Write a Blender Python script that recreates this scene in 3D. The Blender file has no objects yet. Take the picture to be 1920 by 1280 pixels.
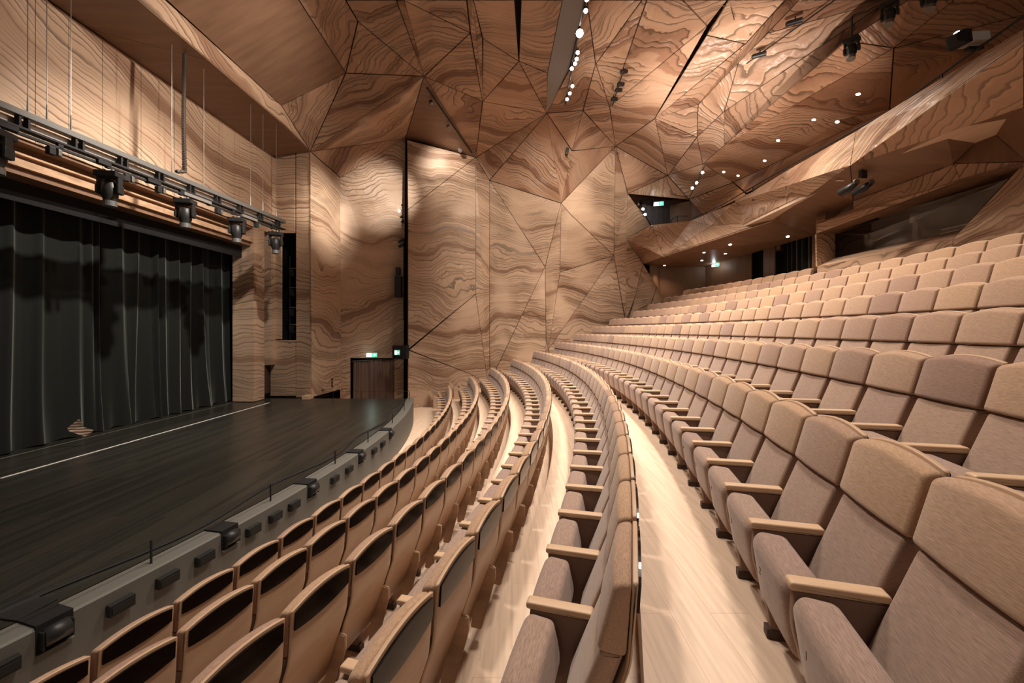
import bpy, bmesh, math, random
from mathutils import Vector, Matrix
random.seed(7)
R_ = math.radians
COL = bpy.context.scene.collection

# ------------------------------------------------------------------ camera, world, exposure
FPX, HOR, EYE = 743.6, 619.1, 3.56          # focal length in px of a 1920 wide frame, horizon row, eye height
sc = bpy.context.scene
cd = bpy.data.cameras.new('camera'); cam = bpy.data.objects.new('camera', cd); COL.objects.link(cam)
cam.location = (0, 0, EYE); cam.rotation_euler = (R_(90), 0, 0)
cd.sensor_fit = 'HORIZONTAL'; cd.sensor_width = 36; cd.lens = FPX / 1920 * 36
cd.shift_y = -(640 - HOR) / 1920; cd.clip_start = 0.05; cd.clip_end = 200
sc.camera = cam
w = bpy.data.worlds.new('world'); sc.world = w; w.use_nodes = True
w.node_tree.nodes['Background'].inputs[0].default_value = (1.0, 0.87, 0.77, 1)
w.node_tree.nodes['Background'].inputs[1].default_value = 0.14
sc.view_settings.view_transform = 'Standard'; sc.view_settings.look = 'None'
sc.view_settings.gamma = 1; sc.view_settings.use_curve_mapping = False
sc.view_settings.exposure = 0.64
sc.cycles.use_denoising = True
sc.cycles.max_bounces = 6; sc.cycles.diffuse_bounces = 4
sc.cycles.sample_clamp_indirect = 6

WARM = (1.0, 0.88, 0.76)
def spot(name, loc, aim, watt, deg=80, blend=0.8, size=0.12, col=WARM):
    l = bpy.data.lights.new(name, 'SPOT'); l.energy = watt; l.color = col
    l.spot_size = R_(deg); l.spot_blend = blend; l.shadow_soft_size = size
    o = bpy.data.objects.new(name, l); COL.objects.link(o); o.location = loc
    o.rotation_euler = (Vector(aim) - Vector(loc)).to_track_quat('-Z', 'Y').to_euler()
    return o
def P(u, v, Y):   return Vector(((u - 960) / FPX * Y, Y, EYE + (HOR - v) / FPX * Y))
def Pz(u, v, z):  return P(u, v, z * FPX / (HOR - v))            # z is height over the eye
def Px(u, v, X):  return P(u, v, X * FPX / (u - 960))
def onplane(u, v, a, b, c):
    n = (b - a).cross(c - a); o = Vector((0, 0, EYE)); d = P(u, v, 1.0) - o
    return o + d * ((a - o).dot(n) / d.dot(n))
# house lights in the ceiling bridges
for i, (x, y, z, e) in enumerate([(-1.5, 4.5, 12.4, 1300), (2.5, 4.0, 12.3, 1100), (-1.0, 10.0, 12.3, 1600), (3.5, 10.0, 12.1, 2300),
                                  (5.6, 10.6, 11.7, 1300), (1.0, 13.8, 11.9, 1500), (4.4, 13.8, 11.3, 1300)]):
    spot('house_light', (x, y, z), (x + 0.6, y + 0.3, 2), e, 110, 0.9, 0.35)
spot('wall_wash', P(800, 150, 12.5), P(606, 400, 16.5), 1400, 30, 0.8, 0.08)
spot('wall_wash', P(760, 60, 9.5), P(608, 400, 16.4), 2600, 17, 0.9, 0.06)
spot('wall_wash', P(846, 256, 17.0), P(842, 325, 18.9), 210, 95, 0.9, 0.05)
spot('wall_wash', P(860, 300, 14.0), P(705, 370, 18.5), 1100, 36, 0.9, 0.08)
spot('wall_wash', P(1090, 100, 11.5), P(1125, 360, 19.5), 1500, 36, 0.9, 0.08)
spot('wall_wash', P(1090, 100, 11.0), P(985, 470, 19.8), 1700, 62, 0.9, 0.08)
spot('wall_wash', P(1250, 330, 12.0), P(1330, 150, 14.2), 900, 70, 0.9, 0.08, (1, .88, .78))
spot('wall_wash', P(1500, 330, 9.0), P(1400, 160, 12.5), 700, 80, 0.9, 0.08, (1, .86, .76))
spot('wall_wash', P(1100, 240, 12.0), P(1200, 120, 13.0), 180, 90, 0.9, 0.08)
spot('wall_wash', P(780, 30, 9.0), P(300, 260, 12), 900, 80, 0.9, 0.1)
spot('stage_wash', P(620, 20, 9.0), P(150, 720, 11), 2300, 75, 0.9, 0.1, (1, .9, .8))

# ------------------------------------------------------------------ materials
def newmat(name, rough=0.5, spec=0.3, col=(.5, .5, .5)):
    m = bpy.data.materials.new(name); m.use_nodes = True; nt = m.node_tree
    b = nt.nodes['Principled BSDF']; b.inputs['Roughness'].default_value = rough
    b.inputs['Specular IOR Level'].default_value = spec
    b.inputs['Base Color'].default_value = (*col, 1)
    return m, nt, b
def N(nt, t, **kw):
    n = nt.nodes.new(t)
    for k, v in kw.items(): setattr(n, k, v)
    return n
def L(nt, a, b): nt.links.new(a, b)
def mth(nt, op, a, b=None, c=None):
    n = N(nt, 'ShaderNodeMath', operation=op)
    for i, x in enumerate((a, b, c)):
        if x is None: continue
        if isinstance(x, (int, float)): n.inputs[i].default_value = x
        else: L(nt, x, n.inputs[i])
    return n.outputs[0]
def ramp(nt, fac, stops):
    r = N(nt, 'ShaderNodeValToRGB'); e = r.color_ramp.elements
    while len(e) < len(stops): e.new(0.5)
    for i, (p, c) in enumerate(stops): e[i].position = p; e[i].color = (*c, 1)
    L(nt, fac, r.inputs[0]); return r.outputs[0]
def carved(name, tint=(1, 1, 1), freq=7.4, amp=0.55, bump=0.035, rough=0.45, dark=1.0, big_=8.0, full=.12):
    """plywood carved in wavy strata: V of the uv map runs across the strata, in metres"""
    m, nt, b = newmat(name, rough, 0.35)
    uv = N(nt, 'ShaderNodeUVMap'); sp = N(nt, 'ShaderNodeSeparateXYZ'); L(nt, uv.outputs[0], sp.inputs[0])
    g = N(nt, 'ShaderNodeNewGeometry')
    def noise(scale, det, sx=(1, 1, 1), rough=0.5):
        mp = N(nt, 'ShaderNodeMapping'); mp.inputs['Scale'].default_value = sx; L(nt, g.outputs['Position'], mp.inputs[0])
        n = N(nt, 'ShaderNodeTexNoise'); n.inputs['Scale'].default_value = scale; n.inputs['Detail'].default_value = det
        n.inputs['Roughness'].default_value = rough
        L(nt, mp.outputs[0], n.inputs['Vector']); return n.outputs['Fac']
    big = noise(0.22, 1.0); mid = noise(0.75, 1.0); small = noise(2.4, 2.0)
    f = mth(nt, 'ADD', sp.outputs['Y'], mth(nt, 'MULTIPLY', big, big_ * amp))
    f = mth(nt, 'ADD', f, mth(nt, 'MULTIPLY', mid, 1.5 * amp))
    f = mth(nt, 'ADD', f, mth(nt, 'MULTIPLY', small, 0.42 * amp))
    # strata: a stepped saw with changing spacing
    n1 = N(nt, 'ShaderNodeTexNoise', noise_dimensions='1D'); n1.inputs['Scale'].default_value = 1.3; n1.inputs['Detail'].default_value = 2
    L(nt, f, n1.inputs['W'])
    ph = mth(nt, 'MULTIPLY', mth(nt, 'ADD', f, mth(nt, 'MULTIPLY', n1.outputs['Fac'], 0.5)), freq)
    saw = mth(nt, 'FRACT', ph)
    prof = mth(nt, 'POWER', saw, 2.2)
    amt = ramp(nt, noise(0.5, 1.0), [(0.36, (full,)*3), (0.52, (1, 1, 1))])
    h = mth(nt, 'MULTIPLY', prof, amt)
    groove_shade = ramp(nt, saw, [(0.0, (.30,)*3), (0.13, (.36,)*3), (0.28, (.95,)*3), (0.80, (1.0,)*3), (1.0, (1.25,)*3)])  # groove shade and edge highlight, multiplied into the wood colour
    # colour of the plies the cutter opened
    n2 = N(nt, 'ShaderNodeTexNoise', noise_dimensions='1D'); n2.inputs['Scale'].default_value = 0.85; n2.inputs['Detail'].default_value = 3
    L(nt, f, n2.inputs['W'])
    c = ramp(nt, n2.outputs['Fac'], [(0.34, (.33 * tint[0], .20 * tint[1], .13 * tint[2])), (0.40, (.49 * tint[0], .335 * tint[1], .23 * tint[2])),
                                     (0.55, (.56 * tint[0], .395 * tint[1], .275 * tint[2])), (0.68, (.61 * tint[0], .44 * tint[1], .31 * tint[2]))])
    mx = N(nt, 'ShaderNodeMix', data_type='RGBA', blend_type='MULTIPLY')
    L(nt, mth(nt, 'MULTIPLY', amt, 0.85), mx.inputs['Factor']); L(nt, c, mx.inputs['A']); L(nt, groove_shade, mx.inputs['B'])
    L(nt, mx.outputs['Result'], b.inputs['Base Color'])
    bp = N(nt, 'ShaderNodeBump'); bp.inputs['Strength'].default_value = 1.0; bp.inputs['Distance'].default_value = bump
    L(nt, h, bp.inputs['Height']); L(nt, bp.outputs[0], b.inputs['Normal'])
    return m
def wood(name, c1, c2, scale=(1, 12, 1), rough=0.4, ns=3.0, bump=0.0, spec=0.35, obj=True):
    m, nt, b = newmat(name, rough, spec)
    tc = N(nt, 'ShaderNodeTexCoord'); mp = N(nt, 'ShaderNodeMapping'); mp.inputs['Scale'].default_value = scale
    L(nt, tc.outputs['Object'], mp.inputs[0])
    n = N(nt, 'ShaderNodeTexNoise'); n.inputs['Scale'].default_value = ns; n.inputs['Detail'].default_value = 4
    L(nt, mp.outputs[0], n.inputs['Vector'])
    L(nt, ramp(nt, n.outputs['Fac'], [(0.3, c1), (0.7, c2)]), b.inputs['Base Color'])
    return m
def fabric(name, c, var=0.16, scale=(260, 22, 420), mixc=None):
    m, nt, b = newmat(name, 0.9, 0.1)
    tc = N(nt, 'ShaderNodeTexCoord'); mp = N(nt, 'ShaderNodeMapping'); mp.inputs['Scale'].default_value = scale
    L(nt, tc.outputs['Object'], mp.inputs[0])
    n = N(nt, 'ShaderNodeTexNoise'); n.inputs['Scale'].default_value = 1.0; n.inputs['Detail'].default_value = 2
    L(nt, mp.outputs[0], n.inputs['Vector'])
    oi = N(nt, 'ShaderNodeObjectInfo')
    lo = tuple(x * 0.74 for x in c); hi = tuple(min(1, x * 1.24) for x in c)
    col = ramp(nt, n.outputs['Fac'], [(0.3, lo), (0.7, hi)])
    mx = N(nt, 'ShaderNodeMix', data_type='RGBA', blend_type='MULTIPLY'); mx.inputs['Factor'].default_value = 1
    tint = ramp(nt, oi.outputs['Random'], [(0.0, (1 - var * 1.6, 1 - var * 1.8, 1 - var * 1.5)), (0.12, (1 - var * .6, 1 - var * .7, 1 - var * .5)), (0.45, (1, 1, 1)),
                                           (0.8, (1 + var * .2, 1 + var * .15, 1 - var * .2)), (1.0, (1 + var * .4, 1 + var * .35, 1 + var * .2))])
    L(nt, col, mx.inputs['A']); L(nt, tint, mx.inputs['B']); L(nt, mx.outputs['Result'], b.inputs['Base Color'])
    bp = N(nt, 'ShaderNodeBump'); bp.inputs['Strength'].default_value = 0.35; bp.inputs['Distance'].default_value = 0.002
    L(nt, n.outputs['Fac'], bp.inputs['Height']); L(nt, bp.outputs[0], b.inputs['Normal'])
    b.inputs['Sheen Weight'].default_value = 0.25
    return m
def plain(name, c, rough=0.5, metal=0.0, spec=0.4):
    m, nt, b = newmat(name, rough, spec, c); b.inputs['Metallic'].default_value = metal; return m
def emit(name, c, s):
    m, nt, b = newmat(name, 0.5, 0.2, (0.02, 0.02, 0.02))
    b.inputs['Emission Color'].default_value = (*c, 1); b.inputs['Emission Strength'].default_value = s; return m
def boards(name, c1, c2, width, length, rough, gap=(.3, .3, .3), ang=0.0, gs=0.006, grain=14.0, bumpd=0.0):
    m, nt, b = newmat(name, rough, 0.4)
    g = N(nt, 'ShaderNodeNewGeometry'); mp = N(nt, 'ShaderNodeMapping'); mp.inputs['Rotation'].default_value = (0, 0, ang)
    L(nt, g.outputs['Position'], mp.inputs[0])
    br = N(nt, 'ShaderNodeTexBrick'); br.offset = 0.37; br.inputs['Scale'].default_value = 1
    br.inputs['Brick Width'].default_value = length; br.inputs['Row Height'].default_value = width
    br.inputs['Mortar Size'].default_value = gs; br.inputs['Mortar Smooth'].default_value = 0.1
    br.inputs['Color1'].default_value = (*c1, 1); br.inputs['Color2'].default_value = (*c2, 1)
    br.inputs['Mortar'].default_value = (c1[0] * gap[0], c1[1] * gap[1], c1[2] * gap[2], 1)
    L(nt, mp.outputs[0], br.inputs['Vector'])
    mp2 = N(nt, 'ShaderNodeMapping'); mp2.inputs['Scale'].default_value = (0.7, grain, 1); L(nt, mp.outputs[0], mp2.inputs[0])
    n = N(nt, 'ShaderNodeTexNoise'); n.inputs['Scale'].default_value = 2.2; n.inputs['Detail'].default_value = 5
    L(nt, mp2.outputs[0], n.inputs['Vector'])
    mx = N(nt, 'ShaderNodeMix', data_type='RGBA', blend_type='MULTIPLY'); mx.inputs['Factor'].default_value = 1
    L(nt, br.outputs['Color'], mx.inputs['A']); L(nt, ramp(nt, n.outputs['Fac'], [(0.3, (.86,) * 3), (0.7, (1.08,) * 3)]), mx.inputs['B'])
    L(nt, mx.outputs['Result'], b.inputs['Base Color'])
    return m, nt, b, n

M_WALL = carved('carved_wall_wood')
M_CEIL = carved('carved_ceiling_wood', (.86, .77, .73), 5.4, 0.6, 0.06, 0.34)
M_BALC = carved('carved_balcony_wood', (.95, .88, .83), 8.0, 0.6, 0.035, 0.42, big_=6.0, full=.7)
M_PROS = carved('carved_stage_wall_wood', (1.04, 1.02, 1.0), 7.0, 0.35, 0.012, 0.5)
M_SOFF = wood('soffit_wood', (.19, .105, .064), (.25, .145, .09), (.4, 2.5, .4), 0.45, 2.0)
M_GAP = plain('panel_gap', (.035, .02, .014), 0.9)
M_DARK = plain('dark_void', (.008, .007, .007), 0.9)
M_OAK, *_ = boards('pale_oak_floor', (.72, .54, .40), (.77, .585, .44), 0.24, 2.4, 0.42, (.86, .84, .82), R_(90), 0.003)
M_RISER = wood('riser_wood', (.42, .28, .18), (.50, .34, .22), (1, 1, 8))
M_STAGE, nt_, b_, n_ = boards('black_stage_floor', (.020, .020, .016), (.036, .033, .026), 0.12, 2.4, 0.30, (2.2, 2.1, 2.0), R_(90), 0.0035)
M_RIM = plain('grey_stage_rim', (.125, .12, .105), 0.6)
M_HEAD = fabric('headrest_fabric', (.425, .272, .18), 0.22)
M_BACK = fabric('back_fabric', (.345, .23, .17), 0.12)
M_SEAT = fabric('seat_fabric', (.32, .22, .175), 0.10)
M_SIDE = plain('side_panel_leather', (.20, .12, .085), 0.55)
M_ARM = wood('armrest_oak', (.54, .36, .225), (.61, .42, .27), (3, 30, 3), 0.4)
M_SHELL = wood('back_shell_oak', (.50, .33, .215), (.56, .38, .25), (2, 2, 12), 0.38, 1.5)
M_PLATE = plain('black_gloss_plate', (.008, .005, .004), 0.14, 0, 0.2)
M_FOOT = plain('dark_brown_foot', (.06, .035, .025), 0.6)
M_BLACK = plain('matt_black_metal', (.018, .018, .018), 0.45)
M_GREYM = plain('grey_truss_metal', (.20, .20, .19), 0.4, 0.6)
M_LMETAL = plain('light_grey_metal', (.42, .41, .39), 0.35, 0.7)
M_WHITE = plain('white_plastic', (.7, .68, .62), 0.5)
M_LAMP = emit('lamp_lens', (1, .93, .84), 60)
M_LAMPD = emit('downlight_lens', (1, .82, .62), 14)
M_GREEN = emit('exit_sign_green', (.03, .55, .28), 1.6)
M_SIGNW = emit('exit_sign_white', (.75, 1, .92), 2.0)
M_INK = plain('dark_ink', (.03, .02, .015), 0.7)
M_TAPE = plain('white_tape', (.75, .75, .70), 0.5)
M_BROWNC = fabric('brown_drape_fabric', (.16, .10, .075), 0.0)
M_GREYC = fabric('grey_drape_fabric', (.10, .095, .10), 0.0)

# ------------------------------------------------------------------ object helpers
def link(name, me, mats, parent=None, smooth=False):
    o = bpy.data.objects.new(name, me); COL.objects.link(o)
    for m in (mats if isinstance(mats, (list, tuple)) else [mats]): me.materials.append(m)
    if smooth:
        for p in me.polygons: p.use_smooth = True
    if parent: o.parent = parent
    return o
def bmobj(name, bm, mats, parent=None, smooth=False):
    me = bpy.data.meshes.new(name); bmesh.ops.recalc_face_normals(bm, faces=bm.faces); bm.to_mesh(me); bm.free()
    return link(name, me, mats, parent, smooth)
def tag(o, label, cat, group=None):
    o['label'] = label; o['category'] = cat
    if group: o['group'] = group
    return o
def struct(o): o['kind'] = 'structure'; return o
def thing(name, loc, label, cat, group=None, rz=0):
    o = bpy.data.objects.new(name, None); COL.objects.link(o); o.location = loc; o.rotation_euler[2] = rz
    o.empty_display_size = 0.1
    return tag(o, label, cat, group)
def box(bm, c, s, rot=None, bev=0.0, mi=0):
    r = bmesh.ops.create_cube(bm, size=1); vs = r['verts']
    mtx = Matrix.Translation(c) @ (rot.to_4x4() if rot else Matrix.Identity(4)) @ Matrix.Diagonal((*s, 1))
    bmesh.ops.transform(bm, matrix=mtx, verts=vs)
    fs = {f for v in vs for f in v.link_faces}
    for f in fs: f.material_index = mi
    if bev:
        bmesh.ops.bevel(bm, geom=list({e for v in vs for e in v.link_edges}), offset=bev, segments=2, affect='EDGES', profile=0.6)
def tube(bm, pts, r, seg=8, close=False):
    rings = []; n = len(pts); up0 = Vector((0, 0, 1))
    for i, p in enumerate(pts):
        p = Vector(p); a = Vector(pts[max(0, i - 1)]); b = Vector(pts[min(n - 1, i + 1)]); d = (b - a).normalized()
        up = up0 if abs(d.z) < 0.95 else Vector((1, 0, 0))
        s = d.cross(up).normalized(); t = s.cross(d)
        rr = r[i] if isinstance(r, (list, tuple)) else r
        rings.append([bm.verts.new(p + (s * math.cos(2 * math.pi * k / seg) + t * math.sin(2 * math.pi * k / seg)) * rr) for k in range(seg)])
    for a, b in zip(rings, rings[1:]):
        for k in range(seg): bm.faces.new((a[k], a[(k + 1) % seg], b[(k + 1) % seg], b[k]))
    bm.faces.new(rings[0][::-1]); bm.faces.new(rings[-1])
def prism(bm, pts, off, mi=0):
    a = [bm.verts.new(p) for p in pts]; b = [bm.verts.new(Vector(p) + off) for p in pts]; n = len(pts)
    fs = [bm.faces.new(a), bm.faces.new(b[::-1])] + [bm.faces.new((a[i], b[i], b[(i + 1) % n], a[(i + 1) % n])) for i in range(n)]
    for f in fs: f.material_index = mi

INSIDE = Vector((0, 8, 5))
def facets(name, polys, mat, gap=0.02, inside=INSIDE, depth=0.05, vdir=None, jitter=0.0):
    """a skin of flat panels with open joints over a dark backing; polys are lists of points, optionally (points, strata direction)"""
    bm = bmesh.new(); uvl = bm.loops.layers.uv.new('UVMap'); rnd = random.Random(name)
    for poly in polys:
        vd = vdir
        if isinstance(poly, tuple): poly, vd = poly
        pts = [Vector(p) for p in poly]; n = len(pts); c = sum(pts, Vector()) / n
        nrm = Vector()
        for i in range(n): nrm += (pts[i] - c).cross(pts[(i + 1) % n] - c)
        if nrm.length < 1e-9: continue
        nrm.normalize()
        if nrm.dot(inside - c) < 0: nrm = -nrm; pts.reverse()
        ins = []
        for i in range(n):
            e1 = (pts[i] - pts[i - 1]).normalized(); e2 = (pts[(i + 1) % n] - pts[i]).normalized()
            n1 = nrm.cross(e1); n2 = nrm.cross(e2); k = n1 + n2
            d = max(0.30, 1 + n1.dot(n2)); ins.append(pts[i] + k * (gap / d))
        off = rnd.uniform(-jitter, jitter); 
        if vd is None: vd = Vector((0, 0, 1)) if abs(nrm.z) < 0.6 else Vector((0.3, 1, 0.4))
        vd = Vector(vd)
        if jitter:
            vd = (vd.normalized() + Vector([rnd.uniform(-.35, .35) for _ in range(3)])).normalized()
        vd = vd - nrm * vd.dot(nrm); vd.normalize()
        f0 = [bm.verts.new(p) for p in ins]; f1 = [bm.verts.new(p - nrm * depth) for p in ins]
        fs = [bm.faces.new(f0)] + [bm.faces.new((f0[i], f1[i], f1[(i + 1) % n], f0[(i + 1) % n])) for i in range(n)]
        for f in fs:
            for lp in f.loops: lp[uvl].uv = (0, lp.vert.co.dot(vd) + off)
        bk = bm.faces.new([bm.verts.new(p - nrm * depth * 0.9) for p in pts]); bk.material_index = 1
    me = bpy.data.meshes.new(name); bm.to_mesh(me); bm.free()
    return struct(link(name, me, [mat, M_GAP]))

# ------------------------------------------------------------------ seating geometry (measured)
CX, CY, PITCH, RISE = -29.45, 10.86, 0.968, 0.3665
SP = 0.56                                                     # seat spacing
ROWR = [27.40, 28.34, 29.29, 30.28, 31.26, 32.45, 33.40, 34.36, 35.28, 36.26, 37.24, 38.16, 39.12]
ROWPH = [-.2914, -.2923, -.2938, -.3138, -.3043, -.2900, -.2574, -.2268, -.1832, -.1548, -.1359, -.1126, -.105]
ROWZ = [max(0.0, EYE + z - 1.17) for z in (-2.389, -2.0185, -1.667, -1.294, -.931, -.541, -.1725, .18, .548, .918, 1.286, 1.640, 2.01)]
AEND = 0.2409
WALLY = 19.9
def ring(name, r0, r1, a0, a1, z0, z1, mat, n=48, kind=True):
    bm = bmesh.new(); vs = []
    for i in range(n + 1):
        a = a0 + (a1 - a0) * i / n; c, s = math.cos(a), math.sin(a)
        vs.append([bm.verts.new((CX + r * c, CY + r * s, z)) for r, z in ((r0, z0), (r0, z1), (r1, z1), (r1, z0))])
    for p, q in zip(vs, vs[1:]):
        for k in range(4):
            f = bm.faces.new((p[k], p[(k + 1) % 4], q[(k + 1) % 4], q[k]))
            f.material_index = 1 if k == 0 else 0
    bm.faces.new(vs[0]); bm.faces.new(vs[-1][::-1])
    return struct(bmobj(name, bm, [mat, M_RISER]))
# floor of the stalls and the stepped platforms
bm = bmesh.new(); box(bm, (1.0, 10.5, -0.1), (22, 23, 0.2)); struct(bmobj('floor', bm, M_OAK))
for k in range(1, 13):
    r0 = ROWR[k - 1] + 0.13 if k < 12 else ROWR[11] + 0.13
    a1 = math.asin(min(.9, (WALLY - 0.05 - CY) / (r0 + 0.9)))
    r1 = ROWR[k] + 0.13 if k < 12 else ROWR[12] + 1.9
    z0 = max(0.002, ROWZ[k - 1] - 0.15)
    ring('floor_step', r0, r1, -0.42, a1 if k < 12 else 0.262, z0, ROWZ[k], M_OAK)

# ------------------------------------------------------------------ stage
SZ = 0.91; SCX, SCY, SR = -26.9, 10.3, 23.63
def rimpt(a, r=SR, z=SZ): return Vector((SCX + r * math.cos(a), SCY + r * math.sin(a), z))
a_end = math.asin((15.6 - SCY) / SR); a_beg = -0.46
bm = bmesh.new(); nn = 60
arc = [rimpt(a_beg + (a_end - a_beg) * i / nn, SR - 0.30) for i in range(nn + 1)]
top = arc + [Vector((-12.5, 15.6, SZ)), Vector((-12.5, arc[0].y, SZ))]
prism(bm, [p - Vector((0, 0, .9)) for p in top], Vector((0, 0, 0.88))); struct(bmobj('floor_stage', bm, M_STAGE))
# floor of the hall beyond the stage's far edge is part of "floor"; the stage apron rim follows the arc
bm = bmesh.new(); prev = None
for i in range(nn + 1):
    a = a_beg + (a_end - a_beg) * i / nn
    q = [bm.verts.new(rimpt(a, r, z)) for r, z in ((SR - .27, 0.0), (SR - .27, SZ - 0.015), (SR - .02, SZ - 0.015), (SR, SZ - 0.035), (SR, 0.0))]
    if prev:
        for k in range(4): bm.faces.new((prev[k], prev[k + 1], q[k + 1], q[k]))
    else: bm.faces.new(q)
    prev = q
bm.faces.new(prev[::-1]); rim = struct(bmobj('trim_stage_rim', bm, M_RIM))
def rim_angle(u, v, z=SZ):
    p = Pz(u, v, z - EYE); return math.atan2(p.y - SCY, p.x - SCX)
def frame_at(a, r, z):
    return Matrix.Translation(rimpt(a, r, z)) @ Matrix.Rotation(a, 4, 'Z')
# slotted lighting niches in the rim, as raised black hooded slots
slot_px = [(8, 1215), (228, 1098), (313, 1052), (380, 1015), (468, 966), (508, 943), (542, 923), (618, 878), (643, 861), (694, 829), (712, 817)]
ndx = ['first', 'second', 'third', 'fourth', 'fifth', 'sixth', 'seventh', 'eighth', 'ninth', 'tenth', 'eleventh', 'twelfth', 'thirteenth', 'fourteenth', 'fifteenth',
       'sixteenth', 'seventeenth', 'eighteenth', 'nineteenth', 'twentieth', 'twenty-first', 'twenty-second', 'twenty-third', 'twenty-fourth', 'twenty-fifth',
       'twenty-sixth', 'twenty-seventh', 'twenty-eighth', 'twenty-ninth', 'thirtieth', 'thirty-first', 'thirty-second', 'thirty-third', 'thirty-fourth', 'thirty-fifth']
bm = bmesh.new(); box(bm, (0.035, 0, 0), (0.07, 0.22, 0.12), bev=0.006)
box(bm, (0.072, 0, 0.0), (0.012, 0.19, 0.07), mi=0)
slot0 = bmobj('hooded_slot', bm, [M_BLACK])
for i, (u, v) in enumerate(slot_px):
    a = rim_angle(u, v)
    o = slot0 if i == 0 else slot0.copy()
    if i: COL.objects.link(o)
    o.matrix_world = frame_at(a, SR, SZ - 0.20)
    tag(o, 'black hooded slot on the grey stage front, %s from the near end' % ndx[i], 'vent', 'hooded slots along the stage front')
# footlights; each housing is a dark flush box standing in for a shaded notch
foot_px = [(112, 1160, 1), (427, 988, .9), (580, 902, .8), (669, 845, .8), (731, 804, .8)]
for i, (u, v, s) in enumerate(foot_px):
    a = rim_angle(u, v)
    t = thing('stage_footlight', (0, 0, 0), 'black barrel footlight in a notch of the grey stage front, %s from the near end' % ndx[i], 'stage light', 'footlights in the stage front')
    t.matrix_world = frame_at(a, SR, SZ - 0.13)
    bm = bmesh.new(); box(bm, (-.135, 0, 0), (0.28, 0.25, 0.27)); bmobj('housing', bm, M_DARK, t)
    bm = bmesh.new(); tube(bm, [(0.01, -0.085, -0.0), (0.01, 0.085, 0.0)], 0.085, 16); bmobj('barrel', bm, M_BLACK, t, True)
    bm = bmesh.new(); box(bm, (0.0, 0, -0.135), (0.06, 0.25, 0.02)); bmobj('shelf', bm, M_RIM, t)
    for s_ in (-1, 1):
        bm = bmesh.new(); box(bm, (0.0, s_ * 0.10, -0.01), (0.13, 0.015, 0.16), bev=0.004); bmobj('bracket', bm, M_BLACK, t)
# cable rail along the rim
pa = [rim_angle(u, v) for u, v in ((302, 1057), (517, 938), (631, 868), (699, 828), (738, 792), (762, 768))]
rt = thing('stage_edge_railing', (0, 0, 0), 'thin black cable railing along the curved stage edge', 'railing')
ra = [a_beg, pa[0] - 0.10] + pa + [a_end - 0.004]
bm = bmesh.new(); tube(bm, [rimpt(a_beg + (a_end - a_beg) * i / 60, SR - .14, SZ + 0.25) for i in range(60)] +
     [Vector((-4.0, 15.52, SZ + .25)), Vector((-7.0, 15.52, SZ + 0.25))], 0.007, 6); bmobj('rail', bm, M_BLACK, rt)
for a in ra:
    p = rimpt(a, SR - .14, SZ - 0.02); bm = bmesh.new(); tube(bm, [p, p + Vector((0, 0, .275))], 0.012, 6); bmobj('post', bm, M_BLACK, rt)
for x in (-4.9, -5.9, -7.0):
    bm = bmesh.new(); tube(bm, [(x, 15.52, SZ - 0.03), (x, 15.52, SZ + .25)], 0.012, 6); bmobj('post', bm, M_BLACK, rt)
# cable lying inside the rim
bm = bmesh.new(); tube(bm, [rimpt(a_beg + (a_end - a_beg) * i / 90, SR - .50 - 0.10 * math.sin(i * .35), SZ - 0.004) for i in range(88)], 0.018, 6)
tag(bmobj('stage_cable', bm, M_BLACK), 'black cable lying on the stage floor just inside the rim', 'cable')
# stage marks
def wx(Y, x0): return x0 + 0.03 * Y
def strip(name, pts, wd, z, mat):
    bm = bmesh.new(); a, b = Vector(pts[0]), Vector(pts[1]); d = (b - a).normalized(); s = Vector((d.y, -d.x, 0)) * wd / 2
    prism(bm, [Vector((*q.xy, z)) for q in (a - s, a + s, b + s, b - s)], Vector((0, 0, .004))); return bmobj(name, bm, mat)
o = strip('floor_tape', [Pz(0, 897, -2.67), Pz(505, 755, -2.67)], 0.05, SZ - 0.018, M_TAPE)
d_ = (o.data.vertices[0].co - o.data.vertices[2].co).normalized()
tag(o, 'long white tape line across the black stage floor', 'tape')
o = strip('curtain_track_line', [Pz(0, 860, -2.67), Pz(445, 753, -2.67)], 0.03, SZ - 0.018, M_LMETAL)
tag(o, 'thin grey metal strip in the stage floor along the curtain hem', 'metal strip')
bm = bmesh.new(); p = Pz(35, 1140, -2.67); box(bm, (p.x, p.y, SZ - 0.013), (0.45, .30, .02), Matrix.Rotation(-.15, 3, 'Z'), 0.004)
tag(bmobj('floor_hatch', bm, M_BLACK), 'small black floor hatch near the front corner of the stage', 'hatch')

# ------------------------------------------------------------------ proscenium wall
PX = -10.04
def pw(Y, z, off=0.0): return Vector((PX + .03 * Y + off, Y, EYE + z))
zt, zb = 6.95, 3.84
ys = [2.0, 4.4, 6.0, 7.55, 8.15, 8.75, 9.45, 10.4, 11.4, 12.4, 13.2, 14.0, 14.9, 15.8]
facets('wall_stage', [([pw(a, zb), pw(b, zb), pw(b, zt), pw(a, zt)], (0, 0.35, 1)) for a, b in zip(ys, ys[1:])], M_PROS, 0.005, depth=0.04)
def ledge(name, z0, z1, x0, x1, mat, y0=2.0, y1=14.9):
    bm = bmesh.new(); prism(bm, [pw(y0, z0, x0), pw(y0, z0, x1), pw(y0, z1, x1), pw(y0, z1, x0)], pw(y1, 0) - pw(y0, 0)); return struct(bmobj(name, bm, mat))
M_LEDGE = wood('ledge_oak', (.36, .22, .13), (.58, .38, .24), (1, 2.5, 6), .45, 1.2)
ledge('trim_1', 3.16, 3.84, -.75, -.40, M_SOFF)             # recessed back band
ledge('trim_2', 3.60, 3.64, -.40, -.28, M_LEDGE)            # thin batten
ledge('trim_3', 3.27, 3.42, -.30, -.02, M_LEDGE)            # lower oak ledge
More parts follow.
